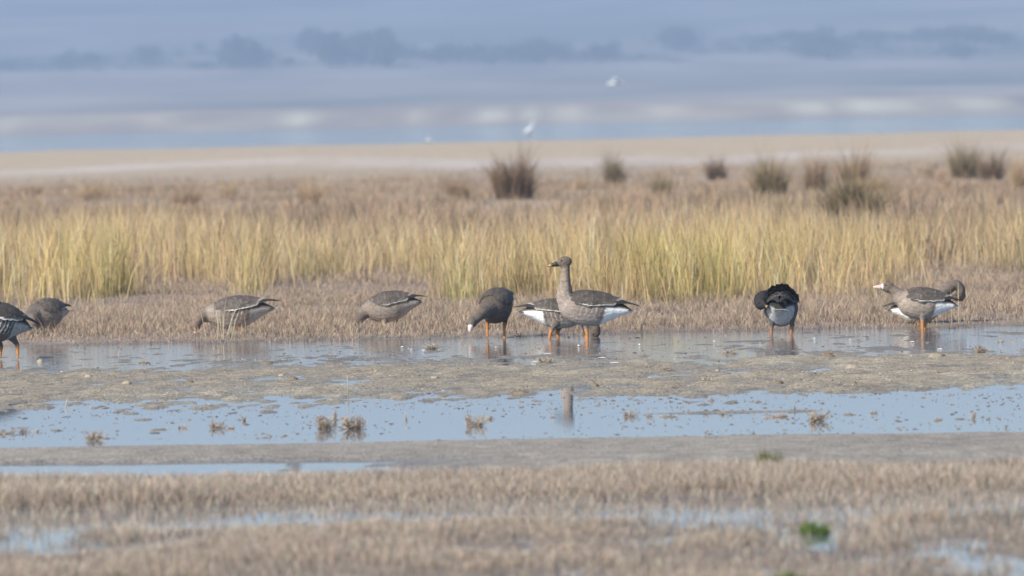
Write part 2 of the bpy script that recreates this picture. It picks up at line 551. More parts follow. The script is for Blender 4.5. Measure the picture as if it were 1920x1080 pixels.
# ------------------------------------------------------------------ grass
def blades(name, x, y, z, h, w, lean, cb, ct, curl=0.5, seg=2, mat=None, parent=None):
    """one tapered bent strip per stem. lean (n,2): sideways offset of the tip as a share of the height"""
    n = len(x)
    yaw = rng.random(n) * np.pi
    dx, dy = np.cos(yaw) * w / 2, np.sin(yaw) * w / 2
    lv = []
    st = [0, .55, 1] if seg == 2 else [0, 1]
    cols = []
    for i, s in enumerate(st):
        ox, oy = lean[:, 0] * h * s ** (1 + curl), lean[:, 1] * h * s ** (1 + curl)
        zz = z + h * s * np.sqrt(np.clip(1 - 0.25 * (lean ** 2).sum(1) * s, .2, 1))
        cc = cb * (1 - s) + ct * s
        if i < len(st) - 1:
            k = 1 - .35 * s
            lv += [np.stack([x + ox - dx * k, y + oy - dy * k, zz], 1), np.stack([x + ox + dx * k, y + oy + dy * k, zz], 1)]
            cols += [cc, cc]
        else:
            lv += [np.stack([x + ox, y + oy, zz], 1)]
            cols += [cc]
    nvp = len(lv)
    V = np.stack(lv, 1).reshape(-1, 3)
    C = np.stack(cols, 1).reshape(-1, 3)
    b0 = np.arange(n) * nvp
    faces = []
    if seg == 2:
        faces.append(np.stack([b0, b0 + 1, b0 + 3, b0 + 2], 1))
        faces.append(np.stack([b0 + 2, b0 + 3, b0 + 4], 1))
    else:
        faces.append(np.stack([b0, b0 + 1, b0 + 2], 1))
    return mesh_obj(name, V, faces, mat or M_BLADE, parent, C)


def scatter(n, y0, y1, margin=0.9, power=1.0):
    """points in the wedge of ground in view (a little wider), even per square metre"""
    y = np.sqrt(rng.random(n) * (y1 ** 2 - y0 ** 2) + y0 ** 2)
    x = (rng.random(n) * 2 - 1) * (0.066 * y + margin)
    return x, y


def tint(base, n, var=0.18, hue=0.06):
    c = A(base)[None, :] * (1 + var * rng.normal(size=n))[:, None] * (1 + hue * rng.normal(size=(n, 3)))
    return np.clip(c, 0.01, 0.95)


# --- foreground salt-marsh turf
x, y = scatter(470000, 28.4, 37.9, .7)
n1 = fbm(x * 0.9, y * 0.55, 11, 5, 0.55)
pn = fbm(x * 1.4 + 5, y * 0.8, 301, 4)
wv = 0.5 * fbm(x * 0.5, y * 0.02, 41, 3)
front_band = sstep(35.2, 35.9, y + wv) * sstep(37.7, 37.2, y + 0.3 * wv)
gapz = sstep(33.1, 33.8, y + wv) * sstep(35.9, 35.2, y + wv)
foreb = sstep(33.8, 33.1, y + wv)
dens = front_band * (0.35 + 0.65 * sstep(-.5, .4, pn)) * (1 - .6 * sstep(.3, .8, puddle(x, y))) + gapz * (.10 + 0.50 * sstep(-.1, .7, pn + 0.18 * x)) + foreb * (0.10 + 0.70 * sstep(-.25, .55, pn + .35 * n1)) * (1 - .64 * sstep(.25, .8, puddle(x, y)))
gt = G(1528, 1004)
dens = dens * (1 - .9 * np.exp(-((x - gt.x) / .07) ** 2 - ((y - gt.y + .5) / .7) ** 2))
dens = np.maximum(dens, .30 * foreb * sstep(.35, .12, np.abs(x - gt.x - .12)) * (np.abs(x - gt.x) > .06) * (np.abs(y - gt.y) < 1.2))
keep = rng.random(len(x)) < dens * 0.85
x, y, pn, front_band, foreb = x[keep], y[keep], pn[keep], front_band[keep], foreb[keep]
n = len(x)
h = (0.042 + 0.055 * rng.random(n) ** 1.5) * (0.75 + 0.35 * fbm(x * 1.2, y * .9, 311, 3)) * (0.9 + .25 * front_band)
ln = rng.normal(size=(n, 2)) * 0.34
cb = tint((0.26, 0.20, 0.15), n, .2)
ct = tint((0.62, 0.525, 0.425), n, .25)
ct = np.where((rng.random(n) < .12)[:, None], tint((0.36, 0.25, 0.17), n), ct)
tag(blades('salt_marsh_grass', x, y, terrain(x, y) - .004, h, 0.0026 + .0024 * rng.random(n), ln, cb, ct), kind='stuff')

# --- brown turf behind the geese
x, y = scatter(350000, 61.0, 84, 1.2)
pn = fbm(x * 0.8 + 5, y * 0.4, 321, 4)
wv = 0.5 * fbm(x * 0.5, y * 0.02, 41, 3)
n2 = fbm(x * 3.5, y * 1.3, 21, 4, 0.6)
dens = sstep(61.7, 62.9, y + .6 * wv + .5 * n2) * (0.45 + 0.55 * sstep(-.6, .3, pn)) * (1 - 0.65 * sstep(70, 84, y))
keep = rng.random(len(x)) < dens * .8
x, y, pn = x[keep], y[keep], pn[keep]
n = len(x)
h = (0.035 + .095 * rng.random(n) ** 1.7) * (0.9 + .5 * pn) * (0.6 + .4 * sstep(61.8, 64.5, y)) * (1 - .25 * sstep(66, 72, y))
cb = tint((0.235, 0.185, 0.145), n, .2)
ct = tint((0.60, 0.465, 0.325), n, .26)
ct = np.where((rng.random(n) < .15)[:, None], tint((0.40, 0.25, 0.18), n), ct)
tallst = rng.random(n) < .006
h = np.where(tallst, h * 2.2 + .05, h)
ns_ = 26                                   # the pale stalks in front of the striped goose
us_ = np.concatenate([384 + 50 * rng.random(18), 1640 + 200 * rng.random(8)])
ys_ = 62.35 + .4 * rng.random(ns_)
x, y = np.concatenate([x, (us_ - 960) / FPX * ys_]), np.concatenate([y, ys_])
h = np.concatenate([h, .16 + .22 * rng.random(ns_)])
cb = np.concatenate([cb, tint((.50, .42, .30), ns_, .15)]); ct = np.concatenate([ct, tint((.80, .70, .52), ns_, .12)])
n += ns_
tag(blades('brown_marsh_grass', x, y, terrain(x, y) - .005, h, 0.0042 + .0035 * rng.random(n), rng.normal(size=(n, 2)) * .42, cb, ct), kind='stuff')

# --- tall yellow grass
fu = A([-200, 0, 225, 255, 410, 440, 545, 570, 640, 700, 835, 850, 1000, 1300, 1600, 1680, 1760, 1920, 2100])
fv = A([588, 583, 578, 548, 546, 560, 556, 530, 532, 528, 530, 574, 575, 572, 575, 545, 522, 515, 515])
hv_ = A([170, 165, 160, 150, 130, 135, 125, 90, 85, 85, 95, 130, 150, 145, 135, 105, 95, 105, 110])    # height of the stand in photograph pixels


def front_d(u):
    vv = np.interp(u, fu, fv) + (u - 960) * math.tan(ROLL)
    return CAM_H * FPX / (vv - V_HOR)


x, y = scatter(620000, 68.5, 122, 1.5)
u = 960 + x / y * FPX
fd = front_d(u + 70 * fbm(x * 1.3, y * .3, 333, 4)) + 1.3 * fbm(x * 1.6, y * .2, 331, 3) - .5
dd = y - fd
cl = fbm(x * 1.6, y * 0.5, 341, 4)
cl2 = fbm(x * 0.35, y * 0.1, 351, 3)
dens = (sstep(-.3, 1.2, dd) * .93 + .16 * sstep(-6, 0, dd)) * (0.10 + 0.90 * sstep(-.25, .6, cl + .4 * cl2)) * (0.16 + 0.84 * np.exp(-np.clip(dd, 0, 99) / 7.5)) * sstep(122, 100, y)
keep = rng.random(len(x)) < dens * .9
x, y, u, dd, cl, cl2 = x[keep], y[keep], u[keep], dd[keep], cl[keep], cl2[keep]
n = len(x)
hpx = np.interp(u, fu, hv_) * .92
h = hpx / FPX * front_d(u) * (0.30 + 0.80 * rng.random(n) ** 1.7 + 0.16 * cl + .10 * cl2) * (1 - 0.25 * sstep(6, 30, dd))
tall = rng.random(n) < .03
h = np.where(tall, h * 1.3, h)
h = np.clip(h, .12, 1.0)
rich = np.clip(np.interp(u, [0, 450, 560, 820, 960, 1300, 1640, 1750, 1850], [1.0, .9, .45, .35, .8, .85, .75, .35, .55]) + .4 * cl2, 0, 1)
grn = sstep(.0, .8, cl + .5 * cl2 + .6 * np.exp(-((u - 870) / 45) ** 2) + .5 * np.exp(-((u - 1330) / 60) ** 2) + .35 * np.exp(-((u - 200) / 60) ** 2)) * np.exp(-np.clip(dd, 0, 50) / 6)
ct = tint((0.62, 0.48, 0.31), n, .18) * (1 - rich[:, None]) + tint((0.88, 0.60, 0.225), n, .2) * rich[:, None]
rich = rich * (.25 + .75 * np.exp(-np.clip(dd, 0, 99) / 9))
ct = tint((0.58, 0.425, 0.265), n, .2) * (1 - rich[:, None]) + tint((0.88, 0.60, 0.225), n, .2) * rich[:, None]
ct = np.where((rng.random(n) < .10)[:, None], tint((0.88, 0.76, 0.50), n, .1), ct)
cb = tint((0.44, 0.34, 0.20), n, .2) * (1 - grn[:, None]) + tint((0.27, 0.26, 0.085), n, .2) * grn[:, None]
gi = rng.random(n) < .35 * grn
ct = np.where(gi[:, None], tint((0.46, 0.42, 0.15), n), ct)
vr = (1 + .42 * fbm(x * 4.5, y * 1.2, 371, 3))[:, None]
ct, cb = np.clip(ct * vr, .02, .95), np.clip(cb * vr * .9, .02, .95)
ln = rng.normal(size=(n, 2)) * .18
wild = rng.random(n) < .10
ln[wild] *= 2.4
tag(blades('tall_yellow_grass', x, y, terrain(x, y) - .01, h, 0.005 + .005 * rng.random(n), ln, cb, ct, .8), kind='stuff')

# --- pale far grass, thinning out over the flat
x, y = scatter(400000, 82, 250, 2)
pn = fbm(x * .35, y * .09, 361, 4)
pf = fbm(x * 1.1, y * .16, 363, 4)
dens = (0.22 + .78 * sstep(-.35, .45, pn + .5 * pf)) * (1 - .62 * sstep(120, 215, y)) * sstep(250, 190, y)
keep = rng.random(len(x)) < dens * .6
x, y, pn, pf = x[keep], y[keep], pn[keep], pf[keep]
n = len(x)
h = (.08 + .26 * rng.random(n) ** 1.8) * (1 + .4 * pn + .5 * pf) * (1.35 - .80 * sstep(90, 165, y))
h = np.clip(h, .03, .8)
vv_ = (1 - .30 * sstep(.05, .6, fbm(x * .7, y * .12, 367, 3)))[:, None]
ct = tint((0.50, 0.365, 0.245), n, .22) * vv_
cb = tint((0.31, 0.225, 0.15), n, .2) * vv_
tag(blades('far_dry_grass', x, y, terrain(x, y) - .01, h, .013 + .012 * rng.random(n), rng.normal(size=(n, 2)) * .22, cb, ct), kind='stuff')


# ------------------------------------------------------------------ tussocks (each a thing)
def tussock(u, vb, wpx, hpx, colr, lab, n=220, tipc=None, name='grass_tussock', group='dark tussocks on the flat beyond the yellow grass', cat='tussock', spread=.45):
    g = G(u, vb)
    zb = float(terrain([g.x], [g.y])[0])
    k = g.y / FPX
    r, hh = wpx * 1.3 * k / 2, hpx * 1.3 * k
    ang = rng.random(n) * 2 * np.pi
    rad = np.sqrt(rng.random(n))
    bx, by = np.cos(ang) * rad * r * spread, np.sin(ang) * rad * r * spread
    n = int(n * 1.5)
    ang = rng.random(n) * 2 * np.pi
    rad = np.sqrt(rng.random(n))
    bx, by = np.cos(ang) * rad * r * spread, np.sin(ang) * rad * r * spread
    lump_ = .55 + .75 * vnoise(bx / r * 5 + g.x * 3, by / r * 5 + g.y, 77)
    h = hh * (.35 + .70 * rng.random(n) ** 1.1) * (1 - .15 * rad ** 2) * lump_
    out = rad * r * (1 - spread) * (.45 + 1.0 * rng.random(n)) * np.clip(h / hh, .4, 1) * 1.25
    ln = np.stack([np.cos(ang) * out / h, np.sin(ang) * out / h], 1) + rng.normal(size=(n, 2)) * .20
    tipc = A(colr) * 1.5 if tipc is None else A(tipc)
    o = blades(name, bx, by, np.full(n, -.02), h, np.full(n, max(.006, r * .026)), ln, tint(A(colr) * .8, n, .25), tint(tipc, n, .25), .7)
    o.location = (g.x, g.y, zb)
    return tag(o, lab, cat, group)


DK, OL, BR, TN = (.19, .13, .078), (.225, .175, .095), (.29, .20, .12), (.42, .31, .19)
for a in [
    (964, 389, 108, 92, DK, 'largest dark brown tussock, standing behind the tallest yellow grass', 520),
    (1154, 356, 56, 66, OL, 'upright olive tussock right of the largest dark tussock', 240),
    (1240, 389, 48, 56, OL, 'narrow dark tussock rising from the pale grass near mid picture', 220),
    (1345, 347, 56, 44, DK, 'small round dark tussock on the pale salt flat', 240),
    (1442, 388, 92, 92, OL, 'broad grey olive tussock between the round dark one and the reddish pair', 300),
    (1530, 370, 64, 70, BR, 'reddish brown tussock with thin pale stalks', 220),
    (1602, 350, 92, 62, BR, 'wispy split tussock with two thin crowns', 130),
    (1640, 374, 84, 46, TN, 'low tan tussock below the wispy split one', 220),
    (1808, 344, 72, 76, OL, 'tall ragged tussock high on the flat at right', 240),
    (1860, 346, 68, 58, DK, 'dense dark tussock touching the tall ragged one', 240),
    (1912, 366, 48, 70, TN, 'orange tan tussock cut by the right picture edge', 260),
    (1600, 448, 130, 92, (.19, .15, .08), 'wide low green brown tussock just behind the yellow grass', 900),
    (862, 390, 64, 46, BR, 'low brown tussock left of the largest dark tussock', 240),
    (1318, 398, 60, 34, BR, 'flat brown tussock below the round dark one', 200),
    (1090, 366, 34, 34, TN, 'tiny straw coloured tussock between the two biggest dark clumps', 130),
    (1460, 432, 44, 48, OL, 'thin dark tussock standing at the back of the yellow grass', 150),
    (585, 398, 60, 54, TN, 'pale brown tussock alone on the middle of the left flat', 200),
    (428, 382, 44, 36, TN, 'small tan tussock on the left flat', 170),
    (350, 398, 66, 38, BR, 'low spreading brown tussock on the left flat', 220),
    (176, 384, 80, 32, TN, 'wide faint tan tussock at far left of the flat', 220),
    (62, 378, 52, 24, BR, 'flat grey brown tussock nearest the left picture edge', 180),
    (1772, 362, 40, 26, BR, 'little brown tussock in front of the tall ragged one', 150),
    (1740, 338, 36, 20, OL, 'smallest olive tussock on the bare pale flat', 110),
]:
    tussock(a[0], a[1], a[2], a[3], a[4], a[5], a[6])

tussock(1528, 1002, 46, 32, (.09, .14, .035), 'bright green tuft alone in the blurred foreground marsh', 520, (.17, .26, .06), 'green_tuft', 'green tufts in the foreground marsh', 'tuft', .8)
tussock(1482, 1102, 46, 30, (.12, .17, .04), 'green tuft half cut off by the bottom picture edge', 260, (.19, .24, .08), 'green_tuft', 'green tufts in the foreground marsh', 'tuft', .8)
tussock(1443, 884, 46, 32, (.13, .13, .06), 'dull olive tuft at the far edge of the foreground turf', 240, (.24, .23, .10), 'green_tuft', 'green tufts in the foreground marsh', 'tuft', .75)


# ------------------------------------------------------------------ small salt-marsh plants in the pool and on the mud
def marsh_plant(u, vt, vb, wpx, lab, style='dense', n=60, mound=False):
    g = G(u, vb)
    zb = max(float(terrain([g.x], [g.y])[0]), -.012)
    k = g.y / FPX
    r, hh = wpx * k / 2, max((vb - vt), 5) * k
    e = empty('marsh_plant', (g.x, g.y, zb), lab, 'marsh plant', 'small dry marsh plants in the shallow pool' if vb > 755 else 'small dry marsh plants on the mud')
    V, F, C = [], [], []
    lean_ = random.uniform(0, 6.28)
    mound = mound or random.random() < .35
    for i in range(n):
        a = random.uniform(0, 2 * math.pi)
        q = math.sqrt(random.random())
        base = Vector((math.cos(a) * q * r * .55, math.sin(a) * q * r * .55, -.02))
        if style == 'thin':
            base *= .25
        hgt = hh * random.uniform(.35, 1.1)
        sp_ = r * random.uniform(.15, .95) * (1 + .5 * math.cos(a - lean_))
        p1 = base + Vector((math.cos(a) * sp_ * .3, math.sin(a) * sp_ * .3, hgt * .5 + .01))
        a2 = a + random.uniform(-.9, .9)
        p2 = base + Vector((math.cos(a2) * sp_, math.sin(a2) * sp_, hgt))
        w0 = max(k * .5, .0015)
        v, f = tube([base, p1, p2], [w0, w0 * .85, w0 * .6], 4)
        dark = random.random() < .3
        c0 = A((.10, .085, .055)) if style != 'pale' else A((.16, .12, .07))
        c1 = A((.24, .17, .11)) if dark else A((.66, .53, .39))
        c = np.concatenate([np.tile(c0, (4, 1)), np.tile(c0 * .5 + c1 * .5, (4, 1)), np.tile(c1, (4, 1))])
        F += [tuple(q_ + len(V) for q_ in ff) for ff in f]
        V += v; C.append(c)
        for _ in range(random.choice((1, 2, 3))):      # curled side sprigs
            a3 = random.uniform(0, 2 * math.pi)
            tip = p2 + Vector((math.cos(a3) * r * random.uniform(.1, .4), math.sin(a3) * r * .3, random.uniform(-.25, .25) * hgt))
            v, f = tube([p1 * .4 + p2 * .6, p2 + Vector((0, 0, .05 * hgt)), tip], [w0 * .8, w0 * .75, w0 * .6], 4)
            F += [tuple(q_ + len(V) for q_ in ff) for ff in f]
            V += v; C.append(np.tile(c1 * random.uniform(.8, 1.2), (12, 1)))
    mesh_obj('stems', A(V), F, M_BLADE, e, np.concatenate(C))
    if mound:
        nn = 14
        mv, mf = [(0, 0, .018)], []
        for ring, (rr, zz) in enumerate(((.45, .016), (.8, .008), (1.05, -.02))):
            for j in range(nn):
                an = 2 * math.pi * j / nn
                q = rr * r * 1.5 * random.uniform(.85, 1.15)
                mv.append((math.cos(an) * q, math.sin(an) * q * 1.6, zz + random.uniform(-.003, .003)))
        for j in range(nn):
            mf.append((0, 1 + j, 1 + (j + 1) % nn))
            for ring in range(2):
                s0 = 1 + ring * nn
                mf.append((s0 + j, s0 + nn + j, s0 + nn + (j + 1) % nn, s0 + (j + 1) % nn))
        mesh_obj('mud_mound', A(mv), mf, M_CLOD, e, np.tile((.21, .175, .125), (len(mv), 1)), True)
    return e


for a in [
    (8, 797, 813, 36, 'dark spiky plant cut by the left edge of the blue pool', 'dense', 70),
    (47, 795, 811, 26, 'pale spiky plant second from the left edge of the pool', 'dense', 46),
    (70, 801, 810, 16, 'tiny sprig just right of the second pool plant', 'thin', 14),
    (176, 801, 826, 36, 'dark tangled plant on a small mud lump in the left of the pool', 'dense', 64, True),
    (297, 794, 806, 30, 'rust coloured fan of twigs with a long reflection', 'pale', 26),
    (341, 786, 803, 16, 'narrow upright plant alone left of the twin dark plants', 'dense', 34),
    (405, 780, 803, 28, 'left one of two dark plants standing close together', 'dense', 56),
    (433, 788, 804, 16, 'right one of two dark plants standing close together', 'dense', 34),
    (458, 774, 789, 14, 'small plant with a pale leaning plume', 'thin', 26),
    (466, 793, 803, 28, 'low thin line of sprigs below the leaning plume', 'pale', 22),
    (608, 774, 804, 28, 'tall dark green plant with a curled arm leaning right', 'dense', 110),
    (629, 768, 788, 14, 'curled rusty arm beside the tall dark green plant', 'thin', 20),
    (664, 776, 804, 38, 'widest pool plant with a pale flat crown on dark stems', 'dense', 130),
    (762, 768, 788, 6, 'single rusty stalk standing alone in the pool', 'thin', 7),
    (888, 773, 798, 32, 'bushy pale crowned plant left of the goose reflection', 'dense', 100),
    (920, 775, 786, 20, 'small dark branching sprig beside the bushy pale plant', 'thin', 24),
    (1178, 762, 781, 22, 'goblet shaped plant with a flat pale top', 'dense', 60),
    (1217, 768, 781, 14, 'thin rusty sprig on the narrow mud line', 'thin', 16),
    (1256, 768, 782, 26, 'low pale mound plant on the narrow mud line', 'pale', 40, True),
    (1356, 767, 778, 14, 'sparse sprig at mid length of the narrow mud line', 'thin', 14),
    (1420, 770, 779, 24, 'yellowish sprigs at the right part of the mud line', 'pale', 22),
    (1460, 772, 782, 50, 'long tangle of dark twigs at the end of the mud line', 'thin', 44),
    (1447, 784, 792, 16, 'dark round clump below the tangle of twigs', 'dense', 24),
    (1531, 764, 790, 30, 'pinkish topped plant on dark stalks right of the mud line', 'dense', 100),
    (1592, 766, 778, 20, 'small tuft on a low flat mud islet', 'pale', 24, True),
    (1638, 764, 775, 16, 'little hooked twig right of the flat mud islet', 'thin', 12),
    (1760, 774, 788, 16, 'dark curled plant right in the pool', 'dense', 30),
    (1800, 778, 786, 20, 'low muddy clump beside the curled dark plant', 'pale', 24, True),
    (1826, 770, 785, 16, 'arching twigs at the right end of the muddy clump', 'thin', 20),
    (1886, 792, 803, 8, 'single thin sprig near the right edge of the pool', 'thin', 6),
    (808, 641, 655, 24, 'straw tuft in the shallows in front of the fifth goose', 'pale', 50),
    (270, 670, 681, 18, 'dark little tuft in the shallows at left', 'dense', 34),
    (500, 672, 681, 20, 'olive tuft in the shallows below the third goose', 'dense', 34),
    (548, 705, 714, 16, 'dark tuft on the mud near its middle left', 'dense', 30),
    (355, 714, 721, 14, 'olive speck of plant on the left mud', 'dense', 18),
    (418, 735, 744, 14, 'brown tuft at the lower edge of the left mud', 'dense', 26),
    (975, 726, 738, 28, 'dark brown comb shaped tuft at the lower edge of the mud', 'dense', 60),
    (830, 735, 744, 14, 'tiny dark tuft left of the comb shaped one', 'dense', 22),
    (1022, 665, 682, 30, 'brown tuft beside the white droppings below the standing goose', 'dense', 50),
    (1246, 684, 696, 22, 'brown tuft on the mud below the white tail', 'dense', 40),
    (1264, 720, 729, 24, 'low dark tuft on the lower mud at mid right', 'dense', 36),
    (1367, 650, 664, 28, 'dark brown tuft in the shallows left of the preening black goose', 'dense', 56),
    (1552, 660, 674, 20, 'dark tuft right of the preening black goose', 'dense', 46),
    (1457, 714, 722, 18, 'olive tuft on the cracked mud', 'dense', 32),
    (1601, 716, 724, 10, 'small black sprig on the cracked mud', 'thin', 16),
    (1762, 694, 703, 16, 'brown sprig on the right mud', 'dense', 24),
    (1839, 646, 664, 18, 'upright tan tuft in blue shallows at far right', 'dense', 46),
    (1884, 632, 641, 26, 'tan tuft by the turf edge at far right', 'pale', 40),
    (1325, 708, 719, 20, 'pale sprigs on the mud left of the cracked patch', 'pale', 26),
    (1115, 712, 724, 12, 'thin brown stalks on the mud below the standing goose', 'thin', 14),
    (1490, 760, 770, 10, 'thin stalk at the back edge of the right pool', 'thin', 8),
    (1334, 738, 752, 12, 'rusty double stalk at the back edge of the pool', 'thin', 9),
    (1215, 684, 692, 16, 'small brown tuft left of the one below the white tail', 'dense', 22),
]:
    marsh_plant(a[0], a[1], a[2], a[3], a[4], a[5], a[6], a[7] if len(a) > 7 else False)


def twig(u, vt, vb, du, lab, colr):
    g = G(u, vb)
    k = g.y / FPX
    zb = float(terrain([g.x], [g.y])[0])
    v, f = tube([(0, 0, -.02), (du * k * .4, 0, (vb - vt) * k * .5), (du * k, .01, (vb - vt) * k)], [.0045, .0035, .002], 6)
    o = mesh_obj('dry_stalk', A(v), f, M_BLADE, None, np.tile(colr, (len(v), 1)), True)
    o.location = (g.x, g.y, zb)
    tag(o, lab, 'stalk', 'pale dry stalks on the mud')


twig(122, 742, 764, 5, 'bleached leaning stalk at the back edge of the left pool', (.66, .58, .48))
twig(654, 704, 742, -3, 'tall thin pale stalk on the mud left of centre', (.55, .47, .37))
twig(222, 655, 672, 2, 'short pale stalk in the shallows by the turf at left', (.55, .5, .45))

# bits of dead plant and mud crumbs floating on the pool
n = 5000
u_ = rng.random(n) * 2060 - 70
v_ = 738 + 88 * rng.random(n) ** 1.4
farb = rng.random(n) < .28
v_ = np.where(farb, 632 + 62 * rng.random(n), v_)
DV, DF, DC = [], [], []
cnt = 0
for i in range(n):
    cl_ = float(fbm(A([u_[i] * .006]), A([v_[i] * .05]), 401, 3)[0])
    if random.random() > .5 + .55 * cl_:
        continue
    g = G(u_[i], v_[i])
    if terrain([g.x], [g.y])[0] > -.002:
        continue
    L = random.choice((.004, .005, .006, .008, .01, .012, .016, .024, .034)) * random.uniform(.7, 1.3)
    Wd = L * random.uniform(.8, 5)
    hh = random.uniform(.0015, .007)
    nn = 7
    pts = [(0, 0, hh)]
    for j in range(nn):
        an = 2 * math.pi * j / nn
        q = random.uniform(.6, 1.1)
        pts.append((math.cos(an) * L * q, math.sin(an) * Wd * q, -.003))
    pts = A(pts) + A((g.x, g.y, 0))
    DV.append(pts)
    DF += [(cnt, cnt + 1 + j, cnt + 1 + (j + 1) % nn) for j in range(nn)]
    DC.append(np.tile(A((.20, .15, .11)) * random.uniform(.6, 1.5), (nn + 1, 1)))
    cnt += nn + 1
tag(mesh_obj('floating_debris', np.concatenate(DV), [np.array(DF)], M_CLOD, None, np.concatenate(DC)), kind='stuff')

# crumbs and dead stems littering the mud
n = 60000
x, y = scatter(n, 46.5, 62)
z = terrain(x, y)
keep = (z > -.002) & (rng.random(n) < .25 + .7 * sstep(-.2, .6, fbm(x * 1.2, y * .5, 411, 3)))
x, y, z = x[keep], y[keep], z[keep]
n = len(x)
ang = rng.random(n) * 2 * np.pi
rl = .012 + .03 * rng.random(n) ** 2
ln = np.stack([np.cos(ang), np.sin(ang)], 1) * (rl / .008)[:, None] * .8
c = np.where((rng.random(n) < .45)[:, None], tint((.58, .50, .38), n, .25), tint((.26, .20, .14), n, .35))
tag(blades('mud_litter', x, y, z - .001, np.full(n, .006) * (.4 + 1.2 * rng.random(n) ** 2), .006 + .008 * rng.random(n), ln, c, c * 1.25, .2), kind='stuff')


def lump(name, u, v, w, hpx, lab, cat, group, colr, dep=1.3):
    g = G(u, v)
    k = g.y / FPX
    zb = max(float(terrain([g.x], [g.y])[0]), -.003)
    a, b_, c = w * k / 2, w * k / 2 * dep, hpx * k
    V, F = [], []
    nr, ns = 5, 10
    for i in range(nr):
        th = (i / (nr - 1)) * math.pi * .5
        for j in range(ns):
            ph = 2 * math.pi * j / ns
            q = random.uniform(.8, 1.15)
            V.append((math.cos(ph) * math.cos(th) * a * q, math.sin(ph) * math.cos(th) * b_ * q, math.sin(th) * c * random.uniform(.85, 1.1) - .004))
    for i in range(nr - 1):
        for j in range(ns):
            F.append((i * ns + j, i * ns + (j + 1) % ns, (i + 1) * ns + (j + 1) % ns, (i + 1) * ns + j))
    o = mesh_obj(name, A(V), F, M_CLOD, None, np.tile(colr, (len(V), 1)), True)
    o.location = (g.x, g.y, zb)
    tag(o, lab, cat, group)


PALE = (.38, .32, .24)
for a in ((76, 678, 15, 7, 'cream clod in the shallows by the leftmost goose'), (166, 710, 16, 7, 'pale clod on the left mud'), (238, 722, 20, 8, 'largest pale clod on the left mud'),
          (528, 706, 14, 5, 'pale flat clod on the mud left of the dark tuft'), (816, 714, 16, 5, 'pale slab of mud near mid picture'), (705, 700, 10, 4, 'small pale clod left of mid picture'),
          (1600, 694, 30, 8, 'wide whitish mud crust on the right mud'), (1345, 696, 10, 5, 'small pale clod left of the cracked mud'), (1755, 672, 34, 9, 'tan mud hump at far right')):
    lump('mud_clod', a[0], a[1], a[2], a[3], a[4], 'clod', 'pale clods on the mud', PALE if a[0] != 1755 else (.30, .25, .18))


def feather(u, v, w, hpx, lab):
    """a fallen white feather: curved vane with a raised shaft"""
    g = G(u, v)
    k = g.y / FPX
    zb = max(float(terrain([g.x], [g.y])[0]), 0) + .002
    L = w * k * .6
    V, F = [], []
    tilt = random.uniform(-.5, .5)
    for i in range(7):
        s = i / 6
        ww = (math.sin(math.pi * min(s * .92 + .04, 1)) ** .7) * L * .42
        zz = hpx * .42 * k * (.45 + .55 * math.sin(s * 2.6))
        cx, cy = (s - .5) * L, (s - .5) * L * tilt
        V += [(cx, cy - ww, zz * .35), (cx, cy, zz), (cx, cy + ww, zz * .5)]
    for i in range(6):
        for j in range(2):
            F.append((i * 3 + j, i * 3 + j + 1, i * 3 + 4 + j, i * 3 + 3 + j))
    o = mesh_obj('white_feather', A(V), F, M_FEATHER, None, np.tile((.74, .73, .72), (len(V), 1)), True)
    o.location = (g.x, g.y, zb)
    tag(o, lab, 'feather', 'white feathers lying in the shallows and mud')


for a in ((1002, 680, 18, 5, 'white feather beside the brown tuft below the standing goose'), (1026, 664, 22, 4, 'faint feather above the tuft below the standing goose'),
          (1128, 672, 24, 4, 'upper one of two long white feathers right of the tuft'), (1152, 682, 26, 5, 'lower one of two long white feathers right of the tuft'),
          (754, 652, 9, 6, 'white feather in the shallows right of the fourth goose'), (771, 656, 9, 4, 'smaller feather just right of the one near the fourth goose'),
          (794, 658, 12, 5, 'feather in the shallows just left of the straw tuft'), (930, 652, 6, 5, 'tiny white feather under the round dark goose'),
          (1085, 650, 7, 9, 'upright white feather at the standing goose feet'), (1199, 648, 6, 8, 'small upright feather below the white tail'),
          (1339, 642, 6, 8, 'white feather left of the preening black goose'), (1527, 636, 6, 6, 'white feather right of the preening black goose'),
          (1710, 642, 14, 5, 'white feather below the goose with the pink bill'), (1762, 656, 16, 6, 'white feather on the tan hump at far right'), (1594, 638, 5, 6, 'small feather midway between the black goose and the pink billed goose')):
    feather(*a)


# ------------------------------------------------------------------ geese
SP = A([0, .04, .10, .18, .28, .40, .52, .62, .72, .80, .88, .94, 1.0])
HZ = A([.012, .058, .088, .110, .125, .130, .124, .108, .084, .062, .040, .024, .006])
HW = A([.012, .056, .086, .104, .116, .120, .114, .100, .080, .064, .050, .038, .014])
OZ = A([.010, .006, .002, .000, .000, .000, .004, .010, .018, .022, .022, .020, .016])
# guide surface for the folded wings, running on past the tail
GS = A([.10, .2, .3, .4, .5, .6, .7, .8, .9, 1.0, 1.1, 1.2])
GZ = A([.094, .116, .130, .135, .130, .116, .097, .076, .056, .038, .022, .012])
GW = A([.090, .110, .120, .124, .119, .106, .088, .072, .058, .044, .028, .014])
GO = A([.002, 0, 0, 0, .003, .008, .014, .020, .024, .026, .028, .030])


